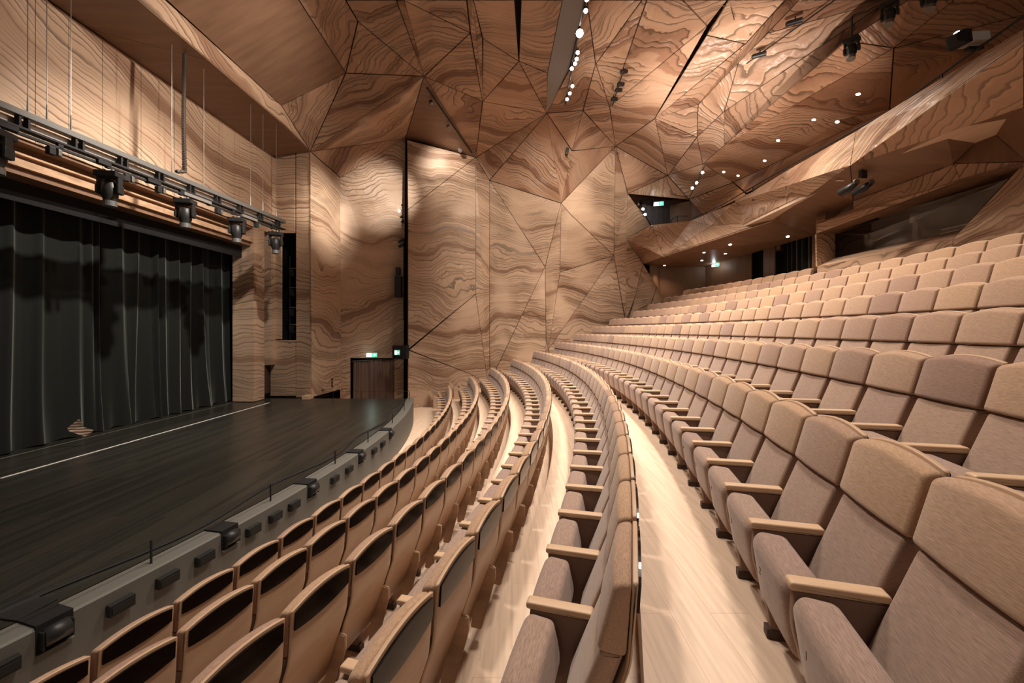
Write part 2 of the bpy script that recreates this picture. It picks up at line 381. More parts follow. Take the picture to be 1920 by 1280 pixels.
ledge('trim_4', 3.13, 3.27, -.75, -.12, M_SOFF)
ledge('trim_5', 3.78, 3.84, -.40, -.05, M_SOFF)
bm = bmesh.new(); prism(bm, [pw(2.0, 2.9, -2.2), pw(2.0, 2.9, -.75), pw(2.0, 3.2, -.75), pw(2.0, 3.2, -2.2)], pw(14.9, 0) - pw(2, 0)); struct(bmobj('trim_6', bm, M_DARK))
# side pier of the opening and the panels beyond it
zs = SZ - EYE
pier = [[pw(14.75, zs), pw(15.35, zs), pw(15.35, zb), pw(14.75, zb)], [pw(14.75, zs), pw(14.75, zb), pw(14.75, zb, -.8), pw(14.75, zs, -.8)]]
facets('wall_pier', pier, M_PROS, 0.004)
facets('wall_stage_panel', [[pw(15.75, -1.38), pw(16.2, -1.38), pw(16.2, zt), pw(15.75, zt)], [pw(15.75, -1.38), pw(15.75, zt), pw(15.75, zt, -.4), pw(15.75, -1.38, -.4)]], M_PROS, 0.004)
bm = bmesh.new(); box(bm, tuple(pw(15.9, 0, -1.0)), (0.1, 1.6, 12)); struct(bmobj('wall_dark_slot', bm, M_BLACK))
bm = bmesh.new(); box(bm, tuple(pw(15.9, -1.95, -.30)), (0.06, .44, 1.15)); tag(bmobj('loading_door', bm, M_FOOT), 'narrow dark door beside the proscenium pier', 'door')
# outer shell behind the panels (closes every joint)
bm = bmesh.new(); box(bm, (1, 21.9, 6), (29, .1, 18)); struct(bmobj('wall_outer_far', bm, M_GAP))
bm = bmesh.new(); box(bm, (-13.4, 8, 6), (.1, 28, 18)); struct(bmobj('wall_outer_stage', bm, M_GAP))
bm = bmesh.new(); box(bm, (15.4, 8, 6), (.1, 28, 18)); struct(bmobj('wall_outer_rear', bm, M_GAP))
bm = bmesh.new(); box(bm, (1, 8, 14.3), (29, 28, .1)); struct(bmobj('ceiling_outer', bm, M_CEIL))
bm = bmesh.new(); box(bm, (-11.6, 15.75, 4), (2.6, .1, 8)); struct(bmobj('wall_stage_side', bm, M_DARK))
# back of the stage behind the curtain
bm = bmesh.new(); box(bm, (-12.6, 9, 4), (.1, 16, 8)); struct(bmobj('wall_back_stage', bm, M_DARK))
# panels facing the hall beside the stage (with the dark opening)
A = P(582, 284, 15.6); Wc = P(503, 293, 15.8)
pl = (P(507, 742, 16.08), P(583, 745, 15.65), P(583, 300, 15.65))
def q4(u0, u1, v0, v1): return [onplane(u0, v0, *pl), onplane(u1, v0, *pl), onplane(u1, v1, *pl), onplane(u0, v1, *pl)]
facets('wall_beside_stage', [q4(503, 553, 284, 437), q4(555, 583, 276, 745), q4(507, 554, 637, 742), q4(503, 528, 438, 636)], M_PROS, 0.008)
bm = bmesh.new(); c_ = onplane(541, 537, *pl); box(bm, (c_.x, c_.y + .9, c_.z), (2.4, 0.06, 6.8)); struct(bmobj('wall_opening_back', bm, M_DARK))
t = thing('lighting_ladder', tuple(onplane(541, 636, *pl) + Vector((0, .35, 0))), 'dark lighting ladder inside the tall opening beside the stage', 'light rack')
for x in (-.14, .16):
    bm = bmesh.new(); tube(bm, [(x, 0, 0), (x, 0, 3.4)], 0.02, 8); bmobj('upright', bm, M_BLACK, t)
for z in (0.6, 1.3, 2.1, 2.9):
    bm = bmesh.new(); tube(bm, [(-.16, 0, z), (.2, 0, z)], 0.015, 8); bmobj('rung', bm, M_LMETAL, t)
    bm = bmesh.new(); box(bm, (.02, -.08, z - .2), (.2, .22, .26), Matrix.Rotation(.4, 3, 'X'), .03); bmobj('lamp_body', bm, M_BLACK, t)

# ------------------------------------------------------------------ far side wall
a1 = P(638, 333, 17.5); a1b = P(640, 729.5, 17.5); a0b = P(584, 745, 15.65)
H_ = P(760, 260, 18.6)
facets('wall_bright_panel', [[A, a1, a1b, a0b]], M_WALL, 0.012, vdir=(0, 0, 1))
bp_ = (P(638, 400, 17.5), P(757, 400, 19.2), P(638, 700, 17.5))
def B(u, v): return onplane(u, v, *bp_)
def flo(p, z=0.0): return Vector((p.x, p.y, z))
facets('wall_far_left', [[a1, H_, B(757, 372), B(757, 664), B(638, 664)], [B(638, 664), B(657, 664), flo(B(657, 700)), flo(B(638, 700))], [B(657, 664), B(740, 664), B(740, 671), B(657, 671)],
    [B(740, 671), B(757, 671), flo(B(757, 700)), flo(B(740, 700))]], M_WALL, 0.0, vdir=(0, 0, 1))
R1 = lambda u, v: onplane(u, v, P(765, 400, 18.2), P(892, 400, 19.4), P(765, 700, 18.2))
Hr = R1(763, 262); v11 = R1(892, 295)
# the tall slot between the two
bm = bmesh.new(); q = [R1(764, 262), flo(R1(764, 600))]; prism(bm, [q[0], q[1], q[1] + Vector((.02, 1.6, 0)), q[0] + Vector((.02, 1.6, 0))], Vector((-.03, 0, 0))); struct(bmobj('wall_slot_side', bm, M_DARK))
bm = bmesh.new(); box(bm, (-5.3, 19.95, 6), (1.3, .06, 12.5)); struct(bmobj('wall_slot_back', bm, M_DARK))
e1, e2 = R1(892, 551), P(915, 722, 19.6)
facets('wall_far_middle', [[Hr, v11, R1(765, 393)], [v11, e1, R1(765, 655), R1(765, 393)],
    [R1(767, 656), e1, e2, R1(885, 702)], [R1(765, 656), R1(885, 702), flo(R1(885, 702)), flo(R1(765, 656))], [R1(885, 702), e2, flo(e2), flo(R1(885, 702))]], M_WALL, 0.012, vdir=(0, 0, 1))
k1 = P(918, 338, 19.9)
c1 = P(1052, 381, 18.9); c2 = P(1154, 274, 19.4); c3 = P(1151, 479, 19.9); c4 = P(1022, 500, 19.5); cb = P(1026, 700, 19.7); c5 = P(1050, 510, 19.35)
wl = P(918, 720, 19.9); wl2 = P(931, 690, 19.85)
facets('wall_far_right', [[v11, k1, flo(k1), flo(e2), e2, e1], [k1, c1, c4], [k1, c4, wl2, flo(wl2), flo(k1)], [c4, P(1024, 640, 19.6), flo(P(1026, 640, 19.6)), flo(wl2), wl2],
    [P(1024, 640, 19.6), P(1028, 655, 19.6), flo(P(1028, 655, 19.65)), flo(P(1026, 640, 19.6))], [c1, c5, P(1028, 655, 19.6), P(1024, 640, 19.6), c4], [c1, P(1071, 403, 19.0), c3, c5], [c1, c2, c3, P(1071, 403, 19.0)], [c5, c3, P(1028, 655, 19.6)],
    [c3, P(1172, 600, 19.95), flo(P(1180, 640, 19.95)), flo(P(1028, 655, 19.65)), P(1028, 655, 19.6)],
    [c2, P(1177, 363, 19.9), P(1173, 600, 19.95), c3]], M_WALL, 0.014, vdir=(0, 0, 1))
facets('wall_far_rear', [[P(1177, 363, 19.9), P(1221, 422, 19.9), P(1175, 449, 19.9)], [P(1175, 449, 19.9), P(1206, 494.5, 20.0), P(1190, 560, 20.0), P(1173, 600, 20.0)],
    [P(1206, 494.5, 20.0), P(1232, 536, 20.05), P(1205, 612, 20.05), P(1173, 620, 20), P(1190, 560, 20.0)], [P(1232, 536, 20.05), P(1268, 600, 20.1), P(1205, 620, 20.05)],
    [P(1162, 545, 20.16), P(1234, 545, 20.16), P(1266, 603, 20.16), flo(P(1266, 603, 20.16), 3.3), flo(P(1162, 600, 20.16), 1.0)]], M_WALL, 0.012, vdir=(0, 0, 1))

# ------------------------------------------------------------------ ceiling
def Z(u, v, z): return Pz(u, v, z)
Bq = P(527, 198, 13.4); C_ = P(648, 137, 13.6); D_ = Z(671, 40, 9.3); G = Z(795, 143, 8.9); K = Z(882, 62, 9.2); Lq = P(905, 190, 15.2); M_ = P(1025, 212, 15.9)
S1 = P(973, 115, 13.4); Q1 = P(1073, 283, 17.6); Q2 = P(1093, 207, 16.2); W1 = P(1143, 200, 15.9); W2 = P(1228, 222, 16.0); W3 = P(1252, 329, 18.9); W4 = P(1307, 257, 16.5)
W5 = P(1309, 196, 15.3); W6 = P(1358, 209, 14.8); W7 = P(1358, 272.5, 16.0); W8 = P(1318, 307, 17.4); W9 = P(1177, 363, 19.9); W10 = P(1292, 374, 19.5); W11 = P(1375, 342, 18.0)
def up(u, v, z): return Z(u, v, z)
T = -190
Bt = Z(313, 0, 7.62); E_ = onplane(560, 0, Bq, C_, Bt)
soff_o = lambda Y: Vector((-8.13 + .03 * Y, Y, EYE + 6.95)); 
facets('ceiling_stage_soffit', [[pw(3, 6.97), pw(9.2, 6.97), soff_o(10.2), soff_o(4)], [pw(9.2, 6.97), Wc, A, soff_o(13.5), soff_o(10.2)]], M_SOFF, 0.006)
Aw = A
band = [[soff_o(4) , soff_o(13.5), A, Bq, Px(417, 93, -7.85), Px(313, 0, -8.0), Px(150, -150, -8.0)]]
facets('ceiling_stage_band', [([soff_o(3), A, Bq, onplane(150, -145, Bq, C_, Bt)], (0, .25, 1))], M_PROS, 0.004)
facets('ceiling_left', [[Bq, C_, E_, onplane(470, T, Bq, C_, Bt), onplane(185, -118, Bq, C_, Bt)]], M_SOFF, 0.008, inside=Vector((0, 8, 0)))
Ft = [Z(648, 0, 9.5), Z(743, 0, 9.5), Z(757, 0, 9.35), Z(875, 0, 9.5), Z(887, 0, 9.4), Z(965, 0, 9.5)]
polys = [
 [E_, C_, D_, Ft[0], Z(600, T, 9.7), Z(470, T, 9.5)], [C_, D_, G], [D_, Ft[0], Ft[1], G], [Ft[0], Ft[1], Z(735, T, 9.8), Z(600, T, 9.7)],
 [Ft[1], Ft[2], G], [Ft[1], Ft[2], Z(745, T, 9.6), Z(735, T, 9.8)], [Ft[2], Ft[3], K], [Ft[2], K, G], [Ft[2], Ft[3], Z(865, T, 9.8), Z(745, T, 9.6)], [G, K, Lq], [Ft[3], Ft[4], Lq, K],
 [Ft[3], Ft[4], Z(875, T, 9.7), Z(865, T, 9.8)], [Bq, C_, A], [C_, G, A], [G, H_, A], [A, H_, a1],
 [G, Lq, v11], [Lq, M_, v11], [M_, k1, v11], [M_, c1, k1], [M_, Q1, c1], [M_, Q2, Q1], [Q2, c2, Q1], [Q1, c2, c1],
 [Ft[4], Ft[5], S1, Z(905, 72, 9.3)], [Ft[4], Z(905, 72, 9.3), Lq], [Ft[4], Ft[5], Z(960, T, 9.8), Z(875, T, 9.7)], [Z(905, 72, 9.3), S1, Lq], [Lq, S1, M_],
 [Z(977, 0, 9.5), Z(1055, 0, 9.5), P(1027, 137, 14), S1], [S1, P(1027, 137, 14), M_], [Z(977, 0, 9.5), Z(1055, 0, 9.5), Z(1062, T, 9.8), Z(975, T, 9.8)],
 [P(1067, 133, 13.8), Z(1100, 0, 9.5), Z(1117, 120, 9.2), Q2, M_], [Z(1100, 0, 9.5), Z(1204, 0, 9.4), Z(1117, 120, 9.2)], [Z(1100, 0, 9.5), Z(1204, 0, 9.4), Z(1330, T, 9.6), Z(1115, T, 9.6)],
 [Z(1117, 120, 9.2), W1, Q2], [Z(1204, 0, 9.4), Z(1213, 0, 9.35), W1, Z(1117, 120, 9.2)], [Z(1213, 0, 9.35), Z(1280, 0, 9.2), Z(1326, 49, 9.0), W1],
 [Z(1280, 0, 9.2), Z(1364, 0, 9.1), Z(1326, 49, 9.0)], [Z(1213, 0, 9.35), Z(1364, 0, 9.1), Z(1530, T, 9.2), Z(1340, T, 9.6)], [Z(1326, 49, 9.0), W2, W1],
 [Q2, W1, c2], [W1, W2, c2], [W2, W3, c2], [c2, W3, W9], [W2, W4, W3], [W3, W4, W8], [W9, W3, W10], [W3, W8, W11, W10]]
facets('ceiling', polys, M_CEIL, 0.020, inside=Vector((0, 10, 3)), jitter=0.5)
# dark triangle with a track light
facets('ceiling_dark_triangle', [[G, H_, v11]], M_SOFF, 0.015)
# bridges: bright bays between downstand beams
b1a, b1b = Z(1367, 0, 9.1), Z(1473, 0, 9.3); b1c = Z(1398, 82, 9.2)
bays = [[b1a, Z(1398 - 20, 40, 9.25), Z(1330, 62, 9.2)], [b1a, b1b, b1c, P(1325, 66, 12.9)], [P(1325, 66, 12.9), b1c, W2],
        [Z(1498, 0, 9.0), Z(1668, 0, 8.9), Z(1440, 62, 9.0)], [Z(1440, 62, 9.0), Z(1668, 0, 8.9), W6, P(1385, 115, 13.3)], [P(1385, 115, 13.3), W6, W4, W5],
        [b1a, b1b, Z(1700, T, 9.5), Z(1535, T, 9.3)], [Z(1498, 0, 9.0), Z(1668, 0, 8.9), Z(1990, T, 8.8), Z(1730, T, 9.2)]]
facets('ceiling_bays', bays, M_CEIL, 0.018, inside=Vector((2, 10, 3)), jitter=0.5)
beams = [([b1b, Z(1498, 0, 8.75), W5, W2, b1c], (0.2, 1, .3)), ([b1b, Z(1498, 0, 8.75), Z(1730, T, 8.95), Z(1700, T, 9.4)], (0, 1, 0)), ([W2, W5, W4], (0, 1, 0)),
         ([Z(1668, 0, 8.8), Z(1703, 0, 7.6), Z(1587, 77, 7.6), W7, W6], (.4, 1, .2)), ([W6, W7, W8, W4], (.4, 1, .2)), ([Z(1668, 0, 8.8), Z(1703, 0, 7.6), Z(2030, T, 7.6), Z(1990, T, 8.8)], (.4, 1, 0))]
facets('ceiling_beams', beams, M_CEIL, 0.010, inside=Vector((-2, 8, 0)))
# lower ceiling over the balcony
Nn = P(1676, 90, 9.84); Np = P(1668, 205, 11.9)
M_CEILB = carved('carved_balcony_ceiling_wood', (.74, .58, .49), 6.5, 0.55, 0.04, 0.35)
lowc = [[W7, Z(1587, 77, 7.6), Nn], [W7, Nn, Np], [Z(1587, 77, 7.6), Z(1703, 0, 7.5), Z(1790, 0, 7.3), Nn], [Nn, Z(1790, 0, 7.3), Z(1990, -40, 7.2), P(1990, 10, 8.8)], [Nn, P(1990, 10, 8.8), P(1950, 120, 9.8), Np],
        [W8, W7, Np, W11], [W11, Np, P(1560, 300, 14.2), P(1400, 362, 17.5)], [Np, P(1950, 120, 9.8), P(1990, 160, 9.6), P(1560, 300, 14.2)], [Z(1703, 0, 7.5), Z(1790, 0, 7.3), Z(1990, -40, 7.2), Z(2400, T, 7.2), Z(2030, T, 7.6)],
        [W10, W11, P(1400, 365, 17.5), P(1320, 405, 19)]]
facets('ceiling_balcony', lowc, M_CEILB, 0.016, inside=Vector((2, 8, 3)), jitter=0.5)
# light slot (grey lined) above the lamp bar
M_GREYP = plain('grey_slot_lining', (.26, .24, .235), 0.6)
facets('ceiling_slot_lining', [[P(1027, 137, 14), Z(1055, 0, 9.6), Z(1100, 0, 9.6), P(1067, 133, 13.9), M_], [Z(1055, 0, 9.6), Z(1100, 0, 9.6), Z(1115, T, 9.7), Z(1062, T, 9.8)]], M_GREYP, 0.0, vdir=(0, 0, 1))
bm = bmesh.new()
for p_, q_ in ((Z(966, 0, 9.75), P(975, 118, 13.6)), (Z(960, T, 9.9), Z(966, 0, 9.75))):
    a_, b_2 = Vector(p_), Vector(q_); prism(bm, [a_ + Vector((-.03, 0, 0)), a_ + Vector((.16, 0, 0)), b_2 + Vector((.12, 0, 0)), b_2 + Vector((-.03, 0, 0))], Vector((0, 0, .06)))
struct(bmobj('ceiling_narrow_slot', bm, M_DARK))

# ------------------------------------------------------------------ balcony
b0 = P(1174, 448, 19.8); b1 = P(1244, 481, 17.6); b2 = P(1206, 494.5, 20.0); b3 = P(1221, 422, 18.9); b4 = P(1295, 414, 17.9); b5 = P(1377, 380, 15.3)
b6 = P(1333, 423, 16.2); b7 = P(1448, 414, 14.0); b8 = P(1594, 310, 9.5)
t1 = P(1480, 317, 12.1); t2 = P(1605, 246, 9.8); t3 = P(1711, 180, 8.33); t4 = P(1920, 55, 6.49); t5 = P(2300, -175, 4.6)
r3 = P(1775, 180, 7.15); r4 = P(1920, 79, 6.15); r5 = P(2300, -150, 4.3); l4 = P(1920, 201, 6.67); l3 = P(1775, 248, 7.92); l5 = P(2300, 60, 4.9)
facets('wall_balcony_front', [([b0, b3, b1], (.6, 0, 1)), ([b0, b1, b2], (1, 0, .3)), ([b3, b4, b6, b1], (1, 0, .25)), ([b4, b5, b6], (1, 0, .3)), ([b1, b6, b7], (1, .2, .5)), ([b5, b7, b6], (1, .3, .2)),
    ([b5, b8, b7], (1, .2, -.2)), ([b5, t1, t2, b8], (.1, .4, 1)), ([t2, t3, t4, r4, r3, b8], (.1, .3, 1)), ([b8, r3, r4, l4, l3], (.2, .1, 1)), ([t4, t5, r5, r4], (0, .3, 1)), ([r4, r5, l5, l4], (0, .1, 1))],
    M_BALC, 0.008, inside=Vector((0, 8, 3)))
zbf = 7.55
bm = bmesh.new()
tops = [b3, b4, b5, t1, t2, t3, t4, t5]
for p_, q_ in zip(tops, tops[1:]):       # cap and inner face of the parapet
    o1 = Vector((.16, .06, 0)); prism(bm, [p_, q_, q_ + o1, p_ + o1], Vector((0, 0, -.04)))
    prism(bm, [p_ + o1, q_ + o1, Vector((*(q_ + o1).xy, zbf)), Vector((*(p_ + o1).xy, zbf))], Vector((-.03, 0, 0)))
struct(bmobj('wall_balcony_inner', bm, M_BALC))
bm = bmesh.new()
prism(bm, [Vector((p.x + .15, p.y, zbf)) for p in tops[:]] + [Vector((13.5, 4.6, zbf)), Vector((13.5, 21, zbf)), Vector((6.4, 21, zbf))], Vector((0, 0, -.1))); struct(bmobj('floor_balcony', bm, M_OAK))
# soffit under the balcony
s1 = P(1529, 440, 14.4); s2 = P(1409, 475, 18.2); s3 = P(1322, 500, 20.5); s4 = P(1600, 377, 11.15); s5 = P(1788, 307, 8.62); s6 = P(1925, 303, 7.44); nb = P(1856, 243, 8.0)
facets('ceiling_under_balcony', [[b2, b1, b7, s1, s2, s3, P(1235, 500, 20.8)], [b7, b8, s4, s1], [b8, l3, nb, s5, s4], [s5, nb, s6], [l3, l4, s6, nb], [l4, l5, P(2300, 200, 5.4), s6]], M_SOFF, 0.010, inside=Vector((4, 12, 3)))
# rear wall under the balcony, with the dark doorways
rb0, rb1, rb2, rb3 = Vector((7.8, 21, 0)), Vector((10.0, 20.5, 0)), Vector((11.0, 18.2, 0)), Vector((11.0, 14.4, 0))
zr0, zr1 = EYE + .6, EYE + 3.7
def seg(a, b, t0, t1, z0, z1): 
    p, q = a.lerp(b, t0), a.lerp(b, t1); return [Vector((p.x, p.y, z0)), Vector((q.x, q.y, z0)), Vector((q.x, q.y, z1)), Vector((p.x, p.y, z1))]
facets('wall_rear', [seg(Vector((7.0, 20.1, 0)), rb0, 0, 1, zr0, zr1), seg(rb0, rb1, 0, 1, zr0, zr1), seg(rb1, rb2, 0, 1, zr0, zr1), seg(rb2, rb3, .22, .42, zr0, zr1), seg(rb2, rb3, .96, 1.25, zr0, zr1)], M_SOFF, 0.006, inside=Vector((4, 12, 5)))
bm = bmesh.new(); box(bm, (11.35, 16, EYE + 2), (.06, 7, 4.5)); struct(bmobj('wall_rear_dark', bm, M_DARK))

# control booth ------------------------------------------------------------
z2 = EYE + 2.0
g0 = P(1532, 500, 12.4); g1 = P(1787, 448, 8.7); lt0 = P(1530.5, 438, 12.4); lt1 = P(1801, 339, 8.49); lt2 = P(1916, 310, 7.47)
gi0, gi1 = P(1565, 484, 12.67), P(1803, 431, 9.0)
facets('wall_booth', [[flo(g0, z2 - .55), flo(g1, z2 - .55), g1, g0], [g0, g1, gi1, gi0], [g0, gi0, P(1566, 438, 12.67), lt0],
    [lt0, lt1, s5, s4, P(1600, 392, 11.15), P(1549, 412, 12.1), P(1531, 420, 12.3)], [lt1, lt2, s6, s5],
    [P(1531, 406, 12.4), s1 + Vector((0, 0, .3)), lt0], [P(1531, 406, 12.4), P(1549, 396.5, 12.3), P(1549, 412, 12.1), P(1531, 420, 12.3)]], M_BALC, 0.006, inside=Vector((3, 9, 5)), vdir=(.2, .3, 1))
facets('wall_booth_side', [([g1, P(1916, 310, 7.6), P(2400, 100, 5.0), P(2400, 700, 5.0), flo(g1, z2 - .8)], (.1, .2, 1)), ([g1, flo(g1, z2 - .8), P(1850, 520, 8.3)], (0, .3, 1))], M_BALC, 0.006, inside=Vector((3, 9, 5)))
# lintel underside and booth interior
bm = bmesh.new()
prism(bm, [lt0, lt1, lt2, lt2 + Vector((1, .3, .05)), lt1 + Vector((1, .3, .05)), lt0 + Vector((.9, .2, .05))], Vector((0, 0, .05))); struct(bmobj('ceiling_booth', bm, M_SOFF))
bm = bmesh.new(); box(bm, (12.2, 9.5, EYE + 2.6), (.1, 9, 3)); box(bm, (11.2, 9.5, EYE + 1.95), (2, 9, .1)); struct(bmobj('wall_booth_inside', bm, M_FOOT))
bm = bmesh.new(); p = P(1600, 377, 11.6); box(bm, (10.15, 11.75, EYE + 3.32), (.06, 1.5, .5)); struct(bmobj('window_1', bm, M_DARK))
mg, ntg, bg = newmat('booth_glass', 0.03, 0.5, (.9, .9, .9)); bg.inputs['Transmission Weight'].default_value = 1.0; bg.inputs['IOR'].default_value = 1.45
gl = [gi0, gi1, P(1892, 334, 8.0), P(1566, 430, 12.67)]
bm = bmesh.new(); prism(bm, gl, Vector((.02, 0, 0))); o = struct(bmobj('window_2', bm, mg))

# ------------------------------------------------------------------ seats
def fillet(pts, rs, seg=4):
    out = []; n = len(pts)
    for i in range(n):
        p0, p, p2 = Vector(pts[i - 1]), Vector(pts[i]), Vector(pts[(i + 1) % n]); r = rs[i] if isinstance(rs, (list, tuple)) else rs
        a = (p0 - p); b = (p2 - p); r_ = min(r, a.length * .48, b.length * .48); a.normalize(); b.normalize()
        s, e = p + a * r_, p + b * r_
        for k in range(seg + 1):
            t = k / seg; out.append((1 - t) ** 2 * s + 2 * t * (1 - t) * p + t * t * e)
    return out
def inset2(pts, d):
    n = len(pts); area = sum(pts[i].x * pts[(i + 1) % n].y - pts[(i + 1) % n].x * pts[i].y for i in range(n)); sg = 1 if area > 0 else -1
    out = []
    for i in range(n):
        t = (pts[(i + 1) % n] - pts[i - 1]).normalized(); out.append(pts[i] + Vector((-t.y, t.x)) * sg * d)
    return out
def loft(name, prof, hw, r, mat, parent, arch=0.0, zmid=None, bulge=0.0, rs=0.02, ny=6, yoff=0.0, wfn=None, smooth=True):
    """side profile (x, z) swept over y with rounded ends; arch drops the upper corners"""
    pts = fillet(prof, rs); n = len(pts); sl = []
    for k in range(4): 
        th = math.pi / 2 * k / 3; sl.append((-(hw - r * (1 - math.cos(th - math.pi / 2 + math.pi / 2)) ) if False else -(hw - r + r * math.cos(th)), r * (1 - math.sin(th)) ))
    mid = [(-(hw - r) + 2 * (hw - r) * k / ny, 0.0) for k in range(1, ny)]
    sl = sl + mid + [(-y, i_) for y, i_ in sl[::-1]]
    zs_ = [p.y for p in pts]; z0, z1 = min(zs_), max(zs_); bm = bmesh.new(); rings = []
    for y, ins in sl:
        q = inset2(pts, ins * 0.9) if ins > 1e-6 else pts; row = []
        for p in q:
            t = (p.y - z0) / (z1 - z0); z = p.y - arch * (abs(y) / hw) ** 2 * max(0, t) ** 2; x = p.x
            if bulge: x -= bulge * (1 - (y / hw) ** 2) * (1 if p.x < sum(a.x for a in pts) / n else 0)
            yy = y * (wfn(p.y) if wfn else 1)
            row.append(bm.verts.new((x, yy + yoff, z)))
        rings.append(row)
    for a, b in zip(rings, rings[1:]):
        for i in range(n): bm.faces.new((a[i], a[(i + 1) % n], b[(i + 1) % n], b[i]))
    bm.faces.new(rings[0][::-1]); bm.faces.new(rings[-1])
    return bmobj(name, bm, mat, parent, smooth)
HEADP = [(.010, 1.166), (.074, 1.182), (.052, .862), (-.060, .866)]
BACKP = [(-.046, .862), (.045, .858), (-.125, .36), (-.232, .38)]
SHELLP = [(.076, 1.184), (.098, 1.186), (.074, .84), (-.115, .30), (-.135, .31), (.055, .84)]
SEATP = [(-.480, .560), (-.445, .612), (-.315, .600), (-.275, .42), (-.33, .22), (-.435, .26)]
SIDEP = [(-.455, .600), (-.13, .600), (-.14, .48), (-.25, .12), (-.25, .05), (-.375, .05), (-.385, .14), (-.462, .44)]
ARMP = [(-.475, .602), (-.475, .640), (-.125, .645), (-.105, .605)]
def make_seat():
    t = thing('theatre_seat', (0, 0, 0), 'seat', 'seat')
    sh = loft('back_shell', SHELLP, .259, .012, M_SHELL, t, arch=.035, rs=[.006, .006, .05, .01, .01, .05], ny=8)
    loft('headrest', HEADP, .263, .018, M_HEAD, t, arch=.035, bulge=.012, rs=[.032, .030, .022, .030], ny=8)
    loft('back_cushion', BACKP, .241, .018, M_BACK, t, bulge=.006, rs=[.024, .022, .024, .03])
    loft('seat_cushion', SEATP, .236, .040, M_SEAT, t, bulge=.006, rs=[.04, .04, .03, .05, .05, .04])
    loft('armrest', ARMP, .034, .010, M_ARM, t, rs=[.02, .025, .01, .01], ny=2, yoff=SP / 2)
    s = loft('side_panel', SIDEP, .026, .008, M_SIDE, t, rs=[.02, .01, .03, .05, .01, .01, .06, .05], ny=2, yoff=SP / 2)
    bm = bmesh.new(); box(bm, (-.31, SP / 2, .028), (.17, .06, .056), bev=.005); bmobj('foot', bm, M_FOOT, s)
    bm = bmesh.new(); prism(bm, [Vector(p) for p in ((-.08, SP / 2 - .013, .625), (.045, SP / 2 - .013, .61), (.045, SP / 2 - .013, .52), (-.07, SP / 2 - .013, .10), (-.16, SP / 2 - .013, .10))], Vector((0, .026, 0)))
    bmesh.ops.bevel(bm, geom=bm.edges[:], offset=.007, segments=2, affect='EDGES'); bmobj('rear_post', bm, M_SHELL, t)
    # gloss plate follows the arched top of the shell on its outer side
    bm = bmesh.new(); n = 12; f_, b_3 = [], []
    for i in range(n + 1):
        y = -.238 + .476 * i / n; ar = .035 * (y / .262) ** 2; zt_ = 1.164 - ar; zb_ = 1.005 + .022 * (y / .238) ** 2
        for z, lst in ((zt_, f_), (zb_, b_3)):
            x = .074 + (z - .84) * (.024 / .354) 
            lst.append((bm.verts.new((x + .001, y, z)), bm.verts.new((x + .014, y, z))))
    for i in range(n):
        a, b, c, d = f_[i], f_[i + 1], b_3[i + 1], b_3[i]
        bm.faces.new((a[1], b[1], c[1], d[1])); bm.faces.new((a[0], d[0], c[0], b[0])); bm.faces.new((a[0], b[0], b[1], a[1])); bm.faces.new((d[0], d[1], c[1], c[0]))
    for s_ in (0, n):
        a, d = f_[s_], b_3[s_]; bm.faces.new((a[0], a[1], d[1], d[0]))
    bmobj('top_plate', bm, M_PLATE, t)
    return t
def copy_tree(o, parent=None):
    c = o.copy(); COL.objects.link(c); c.parent = parent
    for ch in list(o.children): copy_tree(ch, c)
    return c
def project(p): return 960 + FPX * p.x / p.y, HOR - FPX * (p.z - EYE) / p.y
spots_ = []
for k in range(13):
    r, ph = ROWR[k], ROWPH[k]; da = SP / r; n1 = int((AEND - ph) / da + 0.35)
    if k == 12: ph = math.atan2(12.75 - CY, math.sqrt(r * r - (12.75 - CY) ** 2)); n1 = int((AEND - ph) / da + .35)
    row = []
    for i in range(-4 if k not in (4, 12) else 0, n1):
        a = ph + (i + .5) * da; p = Vector((CX + (r + .0) * math.cos(a), CY + r * math.sin(a), ROWZ[k]))
        if p.y < 0.75: continue
        vis = False
        for dx, dy, dz in ((-.45, 0, .6), (0, 0, 1.17), (0, .25, 1.17), (0, -.25, 1.17), (-.1, 0, .5), (.09, .25, 1.1), (-.45, .25, .6)):
            q = p + Vector((dx * math.cos(a) - dy * math.sin(a), dx * math.sin(a) + dy * math.cos(a), dz))
            if q.y > .3:
                u, v = project(q)
                if -10 < u < 1930 and -10 < v < 1290: vis = True
        if vis: row.append((k, i, a, p))
    for j, s in enumerate(row): spots_.append((s[3].y, k, j, len(row), s[2], s[3]))
spots_.sort(key=lambda s: s[0])
near, rest = spots_[:300], spots_[300:]
rown = ['first', 'second', 'third', 'fourth', 'fifth', 'sixth', 'seventh', 'eighth', 'ninth', 'tenth', 'eleventh', 'twelfth', 'top']
proto = make_seat()
for q, (Y, k, j, n, a, p) in enumerate(near):
    o = proto if q == 0 else copy_tree(proto)
    o.location = p; o.rotation_euler = (0, 0, a)
    ff = n - 1 - j
    kind = 'wood-backed seat with black plate' if k < 4 else 'tan upholstered theatre seat'
    if j == 0: o['label'] = '%s nearest the frame edge in the %s row from stage' % (kind, rown[k])
    elif j <= ff: o['label'] = '%s, %s from the frame edge in the %s row from stage' % (kind, ndx[j], rown[k])
    elif ff == 0: o['label'] = '%s at the far wall end of the %s row from stage' % (kind, rown[k])
    else: o['label'] = '%s, %s from the far wall in the %s row from stage' % (kind, ndx[ff], rown[k])
    o['group'] = 'theatre seats in the curved rows'
mats_ = []
bm = bmesh.new()
cc = bpy.data.meshes
parts = [c for c in proto.children] 
allp = parts + [g for c in parts for g in c.children]
mi_of = {}
